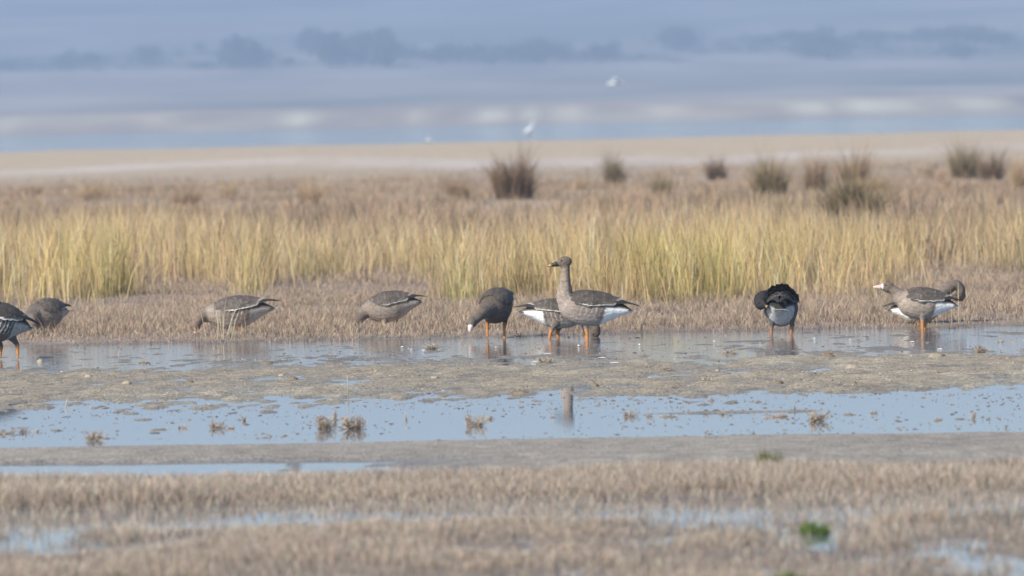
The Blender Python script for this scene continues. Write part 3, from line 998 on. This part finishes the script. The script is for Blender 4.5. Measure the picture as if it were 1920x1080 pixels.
def cat_interp(pts, rads, sub=5):
    pts = [Vector(p) for p in pts]
    out, ro = [], []
    for i in range(len(pts) - 1):
        p0, p1, p2, p3 = pts[max(i - 1, 0)], pts[i], pts[i + 1], pts[min(i + 2, len(pts) - 1)]
        for k in range(sub):
            t_ = k / sub
            out.append(.5 * ((2 * p1) + (p2 - p0) * t_ + (2 * p0 - 5 * p1 + 4 * p2 - p3) * t_ ** 2 + (3 * p1 - p0 - 3 * p2 + p3) * t_ ** 3))
            e = t_ * t_ * (3 - 2 * t_)
            ro.append(rads[i] * (1 - e) + rads[i + 1] * e)
    out.append(pts[-1]); ro.append(rads[-1])
    return out, ro


def goose(lab, d, front, rear, neck, head, bill, legs, k=1.0, pal=None, roll=0.0, wing_lift=0.0, face=False, bars=True, wing_spread=1.0, line=1.0, white=1.0, ruffle=.004):
    """front, rear, neck points, head, bill and legs are given where the photograph shows them: (column, row, metres nearer/farther)"""
    pal = dict(dict(back=(.085, .072, .062), flank=(.16, .13, .11), breast=(.30, .25, .21), belly=(.36, .31, .27), neck=(.19, .15, .12), head=(.13, .10, .08), bill='pink', wing=(.082, .068, .058)), **(pal or {}))
    X = lambda q: P(q[0], q[1], d + (q[2] if len(q) > 2 else 0))
    px = d / FPX
    f0, r_ = X(front), X(rear)
    foot = X(legs[0][-1]) if legs else (f0 + r_) / 2
    org = Vector((foot.x, d, 0))
    L = (r_ - f0).length
    ax = (r_ - f0).normalized()
    side = Vector((0, 0, 1)).cross(ax).normalized()
    up = ax.cross(side).normalized()
    if roll:
        q = Matrix.Rotation(roll, 3, ax)
        side, up = q @ side, q @ up
    e = empty('goose', org, lab, 'goose', 'geese feeding along the shallow pool')

    def surf(s, ph, off=0.0, guide=True):
        if guide:
            hz, hw, oz = np.interp(s, GS, GZ), np.interp(s, GS, GW), np.interp(s, GS, GO)
        else:
            hz, hw, oz = np.interp(s, SP, HZ), np.interp(s, SP, HW), np.interp(s, SP, OZ)
        c = f0 + ax * (s * L) + up * (oz * k)
        n_ = (up * math.cos(ph) / max(hz, .01) + side * math.sin(ph) / max(hw, .01)).normalized()
        return c + up * math.cos(ph) * hz * k + side * math.sin(ph) * hw * k + n_ * off

    # ---- body: trunk, neck, head and legs grown together as one surface
    V, F = [], []

    def add(v, f):
        o_ = len(V)
        V.extend([tuple(q) for q in v]); F.extend([tuple(i + o_ for i in ff) for ff in f])
    ns = 22
    tv = []
    for s in np.linspace(0, 1, 20):
        for j in range(ns):
            tv.append(surf(s, 2 * math.pi * j / ns, 0, False))
    tf = [(i * ns + j, i * ns + (j + 1) % ns, (i + 1) * ns + (j + 1) % ns, (i + 1) * ns + j) for i in range(19) for j in range(ns)]
    tf += [tuple(range(ns))[::-1], tuple(19 * ns + j for j in range(ns))]
    add(tv, tf)
    hc, bt = X(head), X(bill)
    npts = [X(q) for q in neck] + [hc]
    nr_ = [q[3] * 1.06 * px for q in neck] + [8.0 * px * k ** .5]
    npth, nrad = cat_interp(npts, nr_, 5)
    add(*tube(npth, nrad, 14))
    hd = (bt - hc).normalized()
    hs = hd.orthogonal().normalized() if abs(hd.z) > .98 else hd.cross(Vector((0, 0, 1))).normalized()
    hu = hs.cross(hd).normalized()
    ha, hb, hcw = .064 * k ** .5, .045 * k ** .5, .039 * k ** .5
    hv2, hf2 = [], []
    for i in range(9):
        th = math.pi * i / 8
        for j in range(12):
            ph = 2 * math.pi * j / 12
            fx = math.cos(th)
            taper = 1 - .42 * max(fx, 0)
            hv2.append(hc + hd * fx * ha + hu * math.sin(th) * math.cos(ph) * hb * taper + hs * math.sin(th) * math.sin(ph) * hcw * taper)
    for i in range(8):
        for j in range(12):
            hf2.append((i * 12 + j, i * 12 + (j + 1) % 12, (i + 1) * 12 + (j + 1) % 12, (i + 1) * 12 + j))
    add(hv2, hf2)
    lpaths = []
    fdir = -Vector((ax.x, ax.y, 0)).normalized()
    fsid = Vector((-fdir.y, fdir.x, 0))
    for lg in legs:
        pts = [X(q) for q in lg]
        rr = ([9, 4.8, 3.1, 2.2])[:len(pts)]
        pp, pr = cat_interp(pts, [q * px for q in rr], 4)
        add(*tube(pp, pr, 9))
        lpaths.append((pp, pr))
        an = pts[-1] - Vector((0, 0, .022))
        for w_ in (-.55, 0, .55):
            dr = (fdir + fsid * w_).normalized()
            tp = [an + Vector((0, 0, .004)), an + dr * .035 + Vector((0, 0, .002)), an + dr * .075 - Vector((0, 0, .004))]
            add(*tube(tp, [.0085, .0075, .006], 6))
            lpaths.append((tp, [.0085, .0075, .006]))
    me = bpy.data.meshes.new('body_source')
    me.from_pydata([tuple(Vector(v) - org) for v in V], [], F)
    src = bpy.data.objects.new('body_source', me)
    COL.objects.link(src)
    rm = src.modifiers.new('r', 'REMESH'); rm.mode = 'VOXEL'; rm.voxel_size = .0042
    sm = src.modifiers.new('s', 'SMOOTH'); sm.factor = .5; sm.iterations = 3
    dg = bpy.context.evaluated_depsgraph_get()
    bme = bpy.data.meshes.new_from_object(src.evaluated_get(dg))
    bpy.data.objects.remove(src)
    bme.name = 'body'
    nvx = len(bme.vertices)
    co = np.empty(nvx * 3, np.float32); bme.vertices.foreach_get('co', co)
    co = co.reshape(-1, 3).astype(float)
    # feather relief on the trunk
    rel = co + A(org) - A(f0)
    s = rel @ A(ax) / L
    yu = rel @ A(up) - np.interp(s, SP, OZ) * k
    ys = rel @ A(side)
    hz, hw = np.interp(s, SP, HZ) * k + .004, np.interp(s, SP, HW) * k + .004
    tr = np.sqrt((yu / hz) ** 2 + (ys / hw) ** 2) + 4 * np.clip(-s - .01, 0, 1) + 4 * np.clip(s - 1.02, 0, 1)
    ph = np.degrees(np.arctan2(np.abs(ys), yu))           # 0 back, 180 belly

    def cdist(path, rad):
        pa = A([tuple(Vector(q) - org) for q in path])
        dd_ = np.linalg.norm(co[:, None, :] - pa[None], axis=2) / A(rad)[None]
        return dd_.min(1), dd_.argmin(1) / (len(path) - 1)
    nd, nt_ = cdist(npth, nrad)
    ld = np.full(nvx, 9.0); lt = np.zeros(nvx)
    for pp, pr in lpaths:
        a_, b__ = cdist(pp, pr)
        up_ = a_ < ld
        ld = np.where(up_, a_, ld)
        lt = np.where(up_, b__ if len(pp) > 3 else 1.0, lt)
    nz1 = fbm(s * 40, ph * .12, 501, 3)
    # trunk colours
    c = cmix(pal['back'], pal['flank'], sstep(62, 84, ph + 10 * nz1))
    c = c * (1 - sstep(104, 136, ph + 8 * nz1)[:, None]) + A(pal['belly']) * sstep(104, 136, ph + 8 * nz1)[:, None]
    fr = sstep(.34, .10, s + .04 * nz1) * sstep(30, 75, ph)
    c = c * (1 - fr[:, None]) + A(pal['breast']) * fr[:, None]
    if bars:
        br = np.clip(np.sin(s * 95 + ph * .10 + 1.5 * nz1), 0, 1) ** 3 * sstep(.25, .36, s) * sstep(.70, .6, s) * sstep(70, 84, ph) * sstep(132, 112, ph)
        c = c * (1 - .7 * br[:, None]) + A(pal.get('bar', (.50, .45, .40))) * .7 * br[:, None]
    dk = sstep(.52, .62, s) * sstep(.72, .66, s) * sstep(75, 95, ph) * sstep(150, 120, ph)
    c = c * (1 - .6 * dk[:, None]) + A((.12, .095, .08)) * .6 * dk[:, None]
    wt = sstep(.60, .645, s + .012 * nz1 + .0006 * (ph - 110)) * sstep(72, 88, ph)
    wt = wt * white  # on some geese dulled, to paint in the shade under the tail
    c = c * (1 - wt[:, None]) + A((.90, .89, .87)) * wt[:, None]
    # neck and head
    nc_ = cmix(pal['breast'], pal['neck'], sstep(.05, .55, nt_))
    nc_ = nc_ * (1 - sstep(.72, .92, nt_)[:, None]) + A(pal['head']) * sstep(.72, .92, nt_)[:, None]
    nn_ = 1 + .10 * np.sin(nt_ * 60 + 3 * nz1)
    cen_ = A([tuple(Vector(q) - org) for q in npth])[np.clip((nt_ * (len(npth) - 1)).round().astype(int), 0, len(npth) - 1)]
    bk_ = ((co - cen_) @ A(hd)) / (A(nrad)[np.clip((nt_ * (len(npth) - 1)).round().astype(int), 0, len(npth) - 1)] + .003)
    nc_ = nc_ * (nn_ * (1 - .42 * sstep(-.15, -.85, bk_)))[:, None]      # darker hind-neck plumage, with the neck's shaded side painted in
    hr_ = co + A(org) - A(hc)
    hx_, hy_, hsd = hr_ @ A(hd), hr_ @ A(hu), hr_ @ A(hs)
    inh = sstep(1.25, .95, np.sqrt((hx_ / ha) ** 2 + (hy_ / hb) ** 2 + (hsd / hcw) ** 2))
    tnk = sstep(-.12, .16, nd - tr)[:, None]
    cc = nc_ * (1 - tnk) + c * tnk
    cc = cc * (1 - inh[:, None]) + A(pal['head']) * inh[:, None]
    if face:
        fc = inh * sstep(ha * .50, ha * .66, hx_ + .004 * nz1)
        cc = cc * (1 - fc[:, None]) + A((.85, .82, .78)) * fc[:, None]
    isl = sstep(.06, -.06, ld - np.minimum(tr, nd))
    lc = cmix(pal['flank'], pal.get('leg', (.52, .225, .075)), sstep(.34, .46, lt))
    cc = cc * (1 - isl[:, None]) + lc * isl[:, None]
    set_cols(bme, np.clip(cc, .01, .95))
    bme.polygons.foreach_set('use_smooth', np.ones(len(bme.polygons), bool))
    bme.materials.clear(); bme.materials.append(M_PLUME)
    bo = bpy.data.objects.new('body', bme)
    COL.objects.link(bo); bo.parent = e

    # ---- wings of overlapping feathers
    def fth(V, F, C, s0, p0, s1, p1, w, o0, o1, core, edge, sg, sharp=.5, lift=0.0):
        base = len(V)
        nst = 5
        for i in range(nst):
            q = i / (nst - 1)
            ss, pp_ = s0 + (s1 - s0) * q, p0 + (p1 - p0) * q
            wd = w * (.45 + .55 * math.sin(min(q * 1.25, 1) * math.pi / 2)) * (1 if q < .7 else (1 - ((q - .7) / .3) ** 2 * (1 - .25 * (1 - sharp)) * .92))
            hw_ = max(np.interp(ss, GS, GW), .02) * k
            da = wd / hw_
            of = (o0 + (o1 - o0) * q)
            for j, kk in enumerate((-1, 0, 1)):
                pt = surf(ss, sg * (pp_ + kk * da), (of + (.003 if kk == 0 else 0)) * k)
                pt = pt + up * (lift * q * k)
                V.append(tuple(pt - org))
                cc_ = A(core) if (kk == 0 and i < nst - 1) else A(core) * .35 + A(edge) * .65
                if i == nst - 1: cc_ = A(edge)
                C.append(cc_ * random.uniform(.92, 1.08))
        for i in range(nst - 1):
            for j in range(2):
                a_ = base + i * 3 + j
                F.append((a_, a_ + 1, a_ + 4, a_ + 3))
    wc = A(pal['wing'])
    pale = A((.30, .265, .23))
    R = math.radians
    for sg in (1, -1):
        V, F, C = [], [], []
        for row, (s0, pa, pb, cnt_, ln_, wd, of) in enumerate([(.16, 6, 62, 7, .10, .017, .002), (.22, 4, 70, 8, .10, .018, .003), (.28, 4, 74, 8, .105, .019, .004), (.345, 4, 76, 8, .11, .02, .005),
                                                             (.41, 4, 75, 8, .12, .021, .006), (.48, 5, 70, 7, .13, .022, .007), (.55, 6, 62, 6, .15, .023, .009)]):
            for j in range(cnt_):
                pp_ = R(pa + (pb - pa) * (j + .5 * (row % 2)) / (cnt_ - .5)) * wing_spread
                fth(V, F, C, s0 + random.uniform(-.032, .032), pp_ + R(random.uniform(-3, 3)), s0 + ln_, pp_ * (.96 - .06 * (s0 > .4)), wd, of, of + .006, wc * random.uniform(.75, 1.2), wc * .75 + pale * random.choice((.1, .15, .3, .5)) * min(1, pal['wing'][0] / .066) ** 2, sg, .5, random.random() * ruffle)
        for j in range(7):       # tertials and secondaries
            p0 = R(12 + j * 9.5) * wing_spread
            fth(V, F, C, .58, p0, .86 - .012 * j, p0 * .80, .019, .012, .012, wc * .75, pale * (1.1 if j % 2 else 2.3) * min(1, pal['wing'][0] / .06) ** 2, sg, 1, wing_lift * .5)
        for j in range(6):       # primaries crossing over the tail
            p0 = R(22 + j * 8)
            fth(V, F, C, .68, p0, 1.10 - .028 * j, p0 * .55, .013, .010, .009 + .002 * j, A((.030, .027, .025)), A((.055, .05, .046)), sg, 1, wing_lift)
        for j in range(7 if line else 0):       # white line along the lower edge of the folded wing
            s0 = .27 + j * .055
            p0 = R(79 - abs(j - 2) * 1.2) * wing_spread
            fth(V, F, C, s0, p0 + R(random.uniform(-1.5, 1.5)), s0 + .085, p0 - R(2.2 + random.uniform(-1, 2)), (.0030 if j % 3 else .0016) * line, .010, .012, A((.62, .585, .54)), A((.72, .69, .65)), sg, 1)
        mesh_obj('wing', A(V), F, M_FEATHER, e, A(C), True)
    # ---- tail fan
    V, F, C = [], [], []
    for j in range(9):
        an = (j - 4) / 4
        b0 = len(V)
        for i in range(4):
            q = i / 3
            cen = f0 + ax * ((.84 + .20 * q) * L) + side * (an * (.018 + .042 * q) * k) + up * ((.030 - .006 * q - .006 * an * an + .0012 * (j % 2)) * k)
            ww = .011 * k * (.7 + .5 * q) * (1 if i < 3 else .55)
            for kk in (-1, 0, 1):
                V.append(tuple(cen + side * (ww * kk) + up * ((.002 if kk == 0 else 0) * k) - org))
                C.append(A((.055, .047, .042)) if i < 3 else A((.62, .6, .56)))
        for i in range(3):
            for jj in range(2):
                a_ = b0 + i * 3 + jj
                F.append((a_, a_ + 1, a_ + 4, a_ + 3))
    mesh_obj('tail', A(V), F, M_FEATHER, e, A(C), True)
    # ---- bill
    bl = (bt - hc).length
    V, F, C = [], [], []
    st = [(ha * .66, .023, .018), (ha * .98, .0185, .015), (ha + (bl - ha) * .42, .0135, .0125), (ha + (bl - ha) * .75, .0095, .0115), (ha + (bl - ha) * .95, .0065, .009), (bl + .001, .002, .003)]
    for i, (xx, b1, b2) in enumerate(st):
        for j in range(10):
            an = 2 * math.pi * j / 10
            drop = -.006 * (i / 5) - .004
            V.append(tuple(hc + hd * xx + hu * (math.cos(an) * b1 * k ** .5 + drop) + hs * math.sin(an) * b2 * k ** .5 - org))
            if pal['bill'] == 'dark':
                C.append(A((.022, .02, .018)) if i not in (3,) else A((.62, .40, .10)))
            else:
                C.append(A((.80, .52, .45)) if i < 4 else A((.78, .70, .64)))
    for i in range(5):
        for j in range(10):
            F.append((i * 10 + j, i * 10 + (j + 1) % 10, (i + 1) * 10 + (j + 1) % 10, (i + 1) * 10 + j))
    F += [tuple(range(10))[::-1], tuple(50 + j for j in range(10))]
    mesh_obj('bill', A(V), F, M_HORN, e, A(C), True)
    # ---- eyes
    for sg in (1, -1):
        V, F = [], []
        cen = hc + hd * ha * .26 + hu * hb * .34 + hs * (sg * hcw * .80)
        for i in range(6):
            th = math.pi * i / 5
            for j in range(8):
                ph_ = 2 * math.pi * j / 8
                V.append(tuple(cen + Vector((math.sin(th) * math.cos(ph_), math.sin(th) * math.sin(ph_), math.cos(th))) * .0068 * k ** .5 - org))
        for i in range(5):
            for j in range(8):
                F.append((i * 8 + j, i * 8 + (j + 1) % 8, (i + 1) * 8 + (j + 1) % 8, (i + 1) * 8 + j))
        mesh_obj('eye', A(V), F, M_HORN, e, np.tile((.012, .010, .009), (len(V), 1)), True)
    return e


# the tall goose standing upright
goose('tall grey goose standing upright with a dark bill, alert above the others', 60.5, (1046, 574), (1186, 588),
      [(1068, 572, 0, 21), (1060, 558, 0, 16.5), (1059.5, 543, 0, 12.8), (1060, 528, 0, 9.6), (1060.5, 512, 0, 7.8), (1060, 500, 0, 8.0)],
      (1057, 491.5), (1026, 497), [[(1096, 598, -.02), (1099, 615, -.02), (1101, 630, -.03), (1102, 646, -.03)], [(1092, 598, .10), (1096, 615, .10), (1099, 629, .12), (1101, 644, .12)]],
      1.0, dict(breast=(.33, .275, .235), neck=(.27, .215, .17), head=(.155, .122, .095), belly=(.40, .34, .30), flank=(.23, .19, .165), bill='dark', wing=(.066, .055, .047), back=(.07, .058, .05)))
# behind it, facing right with the head down at the water
goose('goose half hidden behind the upright goose, white tail showing left of it', 61.4, (1098, 590), (972, 589),
      [(1080, 590, 0, 18), (1098, 596, 0, 13), (1110, 606, 0, 10), (1116, 616, 0, 9)], (1116, 624), (1111, 641),
      [[(1044, 604, -.06), (1036, 616, -.06), (1031, 628, -.06), (1030, 644, -.06)], [(1054, 604, .06), (1046, 619, .06), (1046, 630, .06), (1050, 642, .06)]],
      .84, dict(belly=(.42, .37, .33)))
# round dark goose turned towards the camera
goose('round dark goose bent forward with a white and pink face near the water', 61.7, (914, 582, -.20), (955, 565, .20),
      [(919, 579, -.16, 17), (908, 585, -.26, 11), (897, 594, -.33, 8.6), (889, 602, -.37, 8)], (884.5, 606, -.39), (880, 620, -.44),
      [[(916, 590, -.05), (914, 603, -.05), (914, 614, -.05), (914, 632, -.05)], [(948, 588, .08), (947, 603, .08), (945.5, 617, .08), (946, 640, .02)]],
      1.0, dict(back=(.105, .080, .06), flank=(.125, .096, .072), breast=(.13, .105, .085), belly=(.11, .09, .075), neck=(.15, .12, .095), head=(.15, .12, .095), wing=(.075, .062, .052)), face=True, bars=False, line=0)
# feeding goose at left of it
goose('feeding goose with pale flank, head stretched down to the left into brown turf', 64.0, (684, 582), (792, 570),
      [(700, 578, 0, 20), (686, 584, 0, 13), (677, 594, -.02, 9.5), (669, 604, -.04, 8.2)], (665.5, 611, -.05), (666, 627, -.08),
      [[(722, 592, -.05), (721, 603, -.05), (720, 612, -.05), (721, 625, -.05)], [(740, 592, .05), (742, 604, .05), (741, 613, .05), (740, 624, .05)]],
      .92, dict(flank=(.27, .225, .19), breast=(.25, .205, .17), belly=(.34, .29, .25), neck=(.14, .11, .09), head=(.13, .10, .08), leg=(.62, .38, .2)), face=True, bars=False, white=.12, line=.8)
# striped feeding goose
goose('feeding goose with long dark wing tips and a white wing line among dry stalks', 63.8, (388, 592), (516, 582),
      [(404, 588, 0, 21), (388, 589, 0, 15), (377, 593, -.02, 12.5), (370, 602, -.03, 10.5)], (367.5, 611, -.04), (365, 628, -.06),
      [[(446, 600, -.05), (450, 611, -.05), (450, 620, -.05), (449, 632, -.05)], [(436, 600, .05), (438, 613, .05), (438, 622, .05), (437, 630, .05)]],
      .98, dict(back=(.095, .078, .066), wing=(.10, .082, .070), flank=(.15, .12, .10), neck=(.20, .15, .115), head=(.20, .15, .115)), wing_lift=.014, white=.22, line=1.5)
# pale rumped goose by the left edge
goose('hunched feeding goose with pale side, second from the left picture edge', 64.4, (60, 592, -.16), (128, 588, .10),
      [(70, 588, -.10, 20), (61, 595, -.2, 13), (61, 606, -.25, 9), (63, 616, -.26, 8)], (65, 622, -.27), (68, 637, -.29),
      [[(86, 602, -.12), (88, 612, -.12), (88, 622, -.12), (88, 632, -.12)], [(98, 602, 0), (99, 613, 0), (98, 622, 0), (98, 631, 0)]],
      .93, dict(flank=(.24, .205, .175), belly=(.30, .26, .225), breast=(.20, .165, .14), neck=(.15, .12, .10), leg=(.62, .40, .2)), bars=False, white=.2, line=0)
# cropped preening goose
goose('dark preening goose with white barred side, cut by the left picture edge', 58.6, (-48, 596, -.12), (58, 621, .02),
      [(-34, 590, -.1, 22), (-46, 574, -.14, 15), (-54, 560, -.16, 11), (-44, 550, -.17, 9)], (-34, 552, -.18), (-14, 566, -.2),
      [[(20, 630, -.05), (31, 644, -.05), (33, 656, -.05), (33.5, 673, -.05)], [(-10, 630, .05), (1, 648, .05), (1, 660, .05), (1, 672, .05)]],
      1.08, dict(back=(.06, .052, .046), wing=(.055, .048, .043), flank=(.10, .09, .08), belly=(.14, .125, .11), bar=(.85, .82, .78)), white=.35, line=2.2)
# black goose preening, seen from behind
goose('black looking goose seen from behind, preening with its neck folded to the left', 60.8, (1466, 572, .24), (1462, 587, -.24),
      [(1463, 570, .18, 21), (1452, 560, .20, 15), (1440, 559, .12, 15), (1429, 562, .0, 15)], (1427, 570, -.1), (1440, 574, -.17),
      [[(1450, 598, -.02), (1447, 610, -.02), (1446.5, 620, -.02), (1446, 636, -.02)], [(1484, 594, -.02), (1485, 608, -.02), (1483.5, 624, -.02), (1482, 644, -.02)]],
      1.10, dict(back=(.030, .028, .028), wing=(.028, .026, .026), flank=(.10, .10, .10), breast=(.06, .055, .05), belly=(.30, .29, .28), neck=(.035, .032, .031), head=(.032, .03, .03), bill='dark', leg=(.34, .17, .09)), bars=False, wing_lift=.02, ruffle=.034, line=0, white=.45)  # undertail and belly greyed: shade on the rear painted into the plumage
# right pair
goose('goose with a white face and pink bill, neck stretched forward to the left', 61.5, (1681, 566), (1796, 578),
      [(1702, 566, 0, 21), (1689, 558, 0, 15), (1681, 550, 0, 11), (1674, 544, 0, 9)], (1664, 538.5), (1638, 535.8),
      [[(1730, 590, -.05), (1730, 600, -.05), (1730, 608, -.05), (1730, 625, -.05)], [(1735, 590, .05), (1735, 602, .05), (1734, 610, .05), (1734, 624, .05)]],
      .92, dict(breast=(.36, .295, .24), belly=(.37, .30, .245), flank=(.33, .27, .22), neck=(.20, .16, .125), head=(.16, .125, .10)), face=True, bars=False)
goose('goose facing right behind the pink billed goose, neck looped down to preen', 62.5, (1764, 575), (1664, 587),
      [(1744, 568, 0, 19), (1762, 552, 0, 14), (1776, 541, 0, 11.5), (1790, 534, 0, 9.8), (1800, 540, 0, 8.5), (1801, 549, 0, 8)], (1797, 556), (1782, 560),
      [[(1722, 592, -.05), (1723, 603, -.05), (1723, 612, -.05), (1723, 622, -.05)], [(1738, 592, .05), (1739, 604, .05), (1739, 612, .05), (1739, 621, .05)]],
      .86, dict(breast=(.20, .16, .135), neck=(.16, .128, .105), head=(.11, .088, .07), back=(.06, .05, .045), wing=(.06, .05, .045)))
goose('goose of which only the dark tail enters at the right picture edge', 64.5, (2040, 588), (1926, 580),
      [(2026, 584, 0, 19), (2040, 590, 0, 13), (2048, 602, 0, 9)], (2050, 612), (2050, 630),
      [[(1990, 600, -.05), (1991, 612, -.05), (1991, 620, -.05), (1991, 628, -.05)], [(1980, 600, .05), (1981, 612, .05), (1981, 620, .05), (1981, 628, .05)]], .92)


# ------------------------------------------------------------------ far white birds
def far_bird(loc, kind, size, lab):
    e = empty('white_bird', loc, lab, 'bird', 'white birds far out over the lake')
    wcol = (.66, .68, .70)
    if kind == 'egret':
        b, f = tube([(-.16, 0, .42), (-.08, 0, .50), (.06, 0, .58), (.14, 0, .66), (.16, 0, .80), (.20, 0, .92), (.25, 0, .95)], [.03, .10, .11, .07, .035, .035, .012], 10)
        mesh_obj('body', A(b) * size, f, M_FEATHER, e, np.tile(wcol, (len(b), 1)), True)
        for yy in (-.04, .04):
            v, f = tube([(0, yy, 0), (.03, yy, .25), (0, yy, .5)], [.016, .014, .02], 6)
            mesh_obj('leg', A(v) * size, f, M_HORN, e, np.tile((.05, .05, .04), (len(v), 1)))
        v, f = tube([(.22, 0, .94), (.36, 0, .91)], [.014, .003], 6)
        mesh_obj('bill', A(v) * size, f, M_HORN, e, np.tile((.6, .45, .1), (len(v), 1)))
    else:
        b, f = tube([(-.30, 0, .0), (-.18, 0, .0), (0, 0, -.01), (.14, 0, .01), (.22, 0, .03), (.28, 0, .02)], [.02, .06, .085, .07, .05, .01], 10)
        mesh_obj('body', A(b) * size, f, M_FEATHER, e, np.tile(wcol, (len(b), 1)), True)
        v, f = tube([(.26, 0, .02), (.33, 0, .0)], [.018, .004], 6)
        mesh_obj('bill', A(v) * size, f, M_HORN, e, np.tile((.6, .4, .1), (len(v), 1)))
        for sg in (1, -1):
            st = [(0, .05, .03, .16), (.25, .04, .22, .15), (.5, -.02, .30, .11), (.72, -.10, .33, .02)]
            V, F = [], []
            for (yy, xx, zz, ch) in st:
                for (a_, tz) in ((.5, 0), (0, .018), (-.6, 0), (0, -.01)):
                    V.append((xx + ch * a_, sg * yy * .75 - yy * .35, zz * .4 + tz + (.10 * yy if sg > 0 else 0)))
            for i in range(3):
                for j in range(4):
                    F.append((i * 4 + j, i * 4 + (j + 1) % 4, i * 4 + 4 + (j + 1) % 4, i * 4 + 4 + j))
            mesh_obj('wing', A(V) * size, F, M_FEATHER, e, np.tile(wcol, (len(V), 1)), True)
    return e


b1 = far_bird(P(1155, 156, 560), 'gull', 2.0, 'white bird flying in front of the hazy hillside')
b2 = far_bird(P(806, 272, 505), 'gull', 2.0, 'white bird flapping at the far edge of the pale flat')
p = G(992, 267)
b3 = far_bird(P(992, 268, 520), 'egret', 1.5, 'upright white bird standing in the far blue lake')
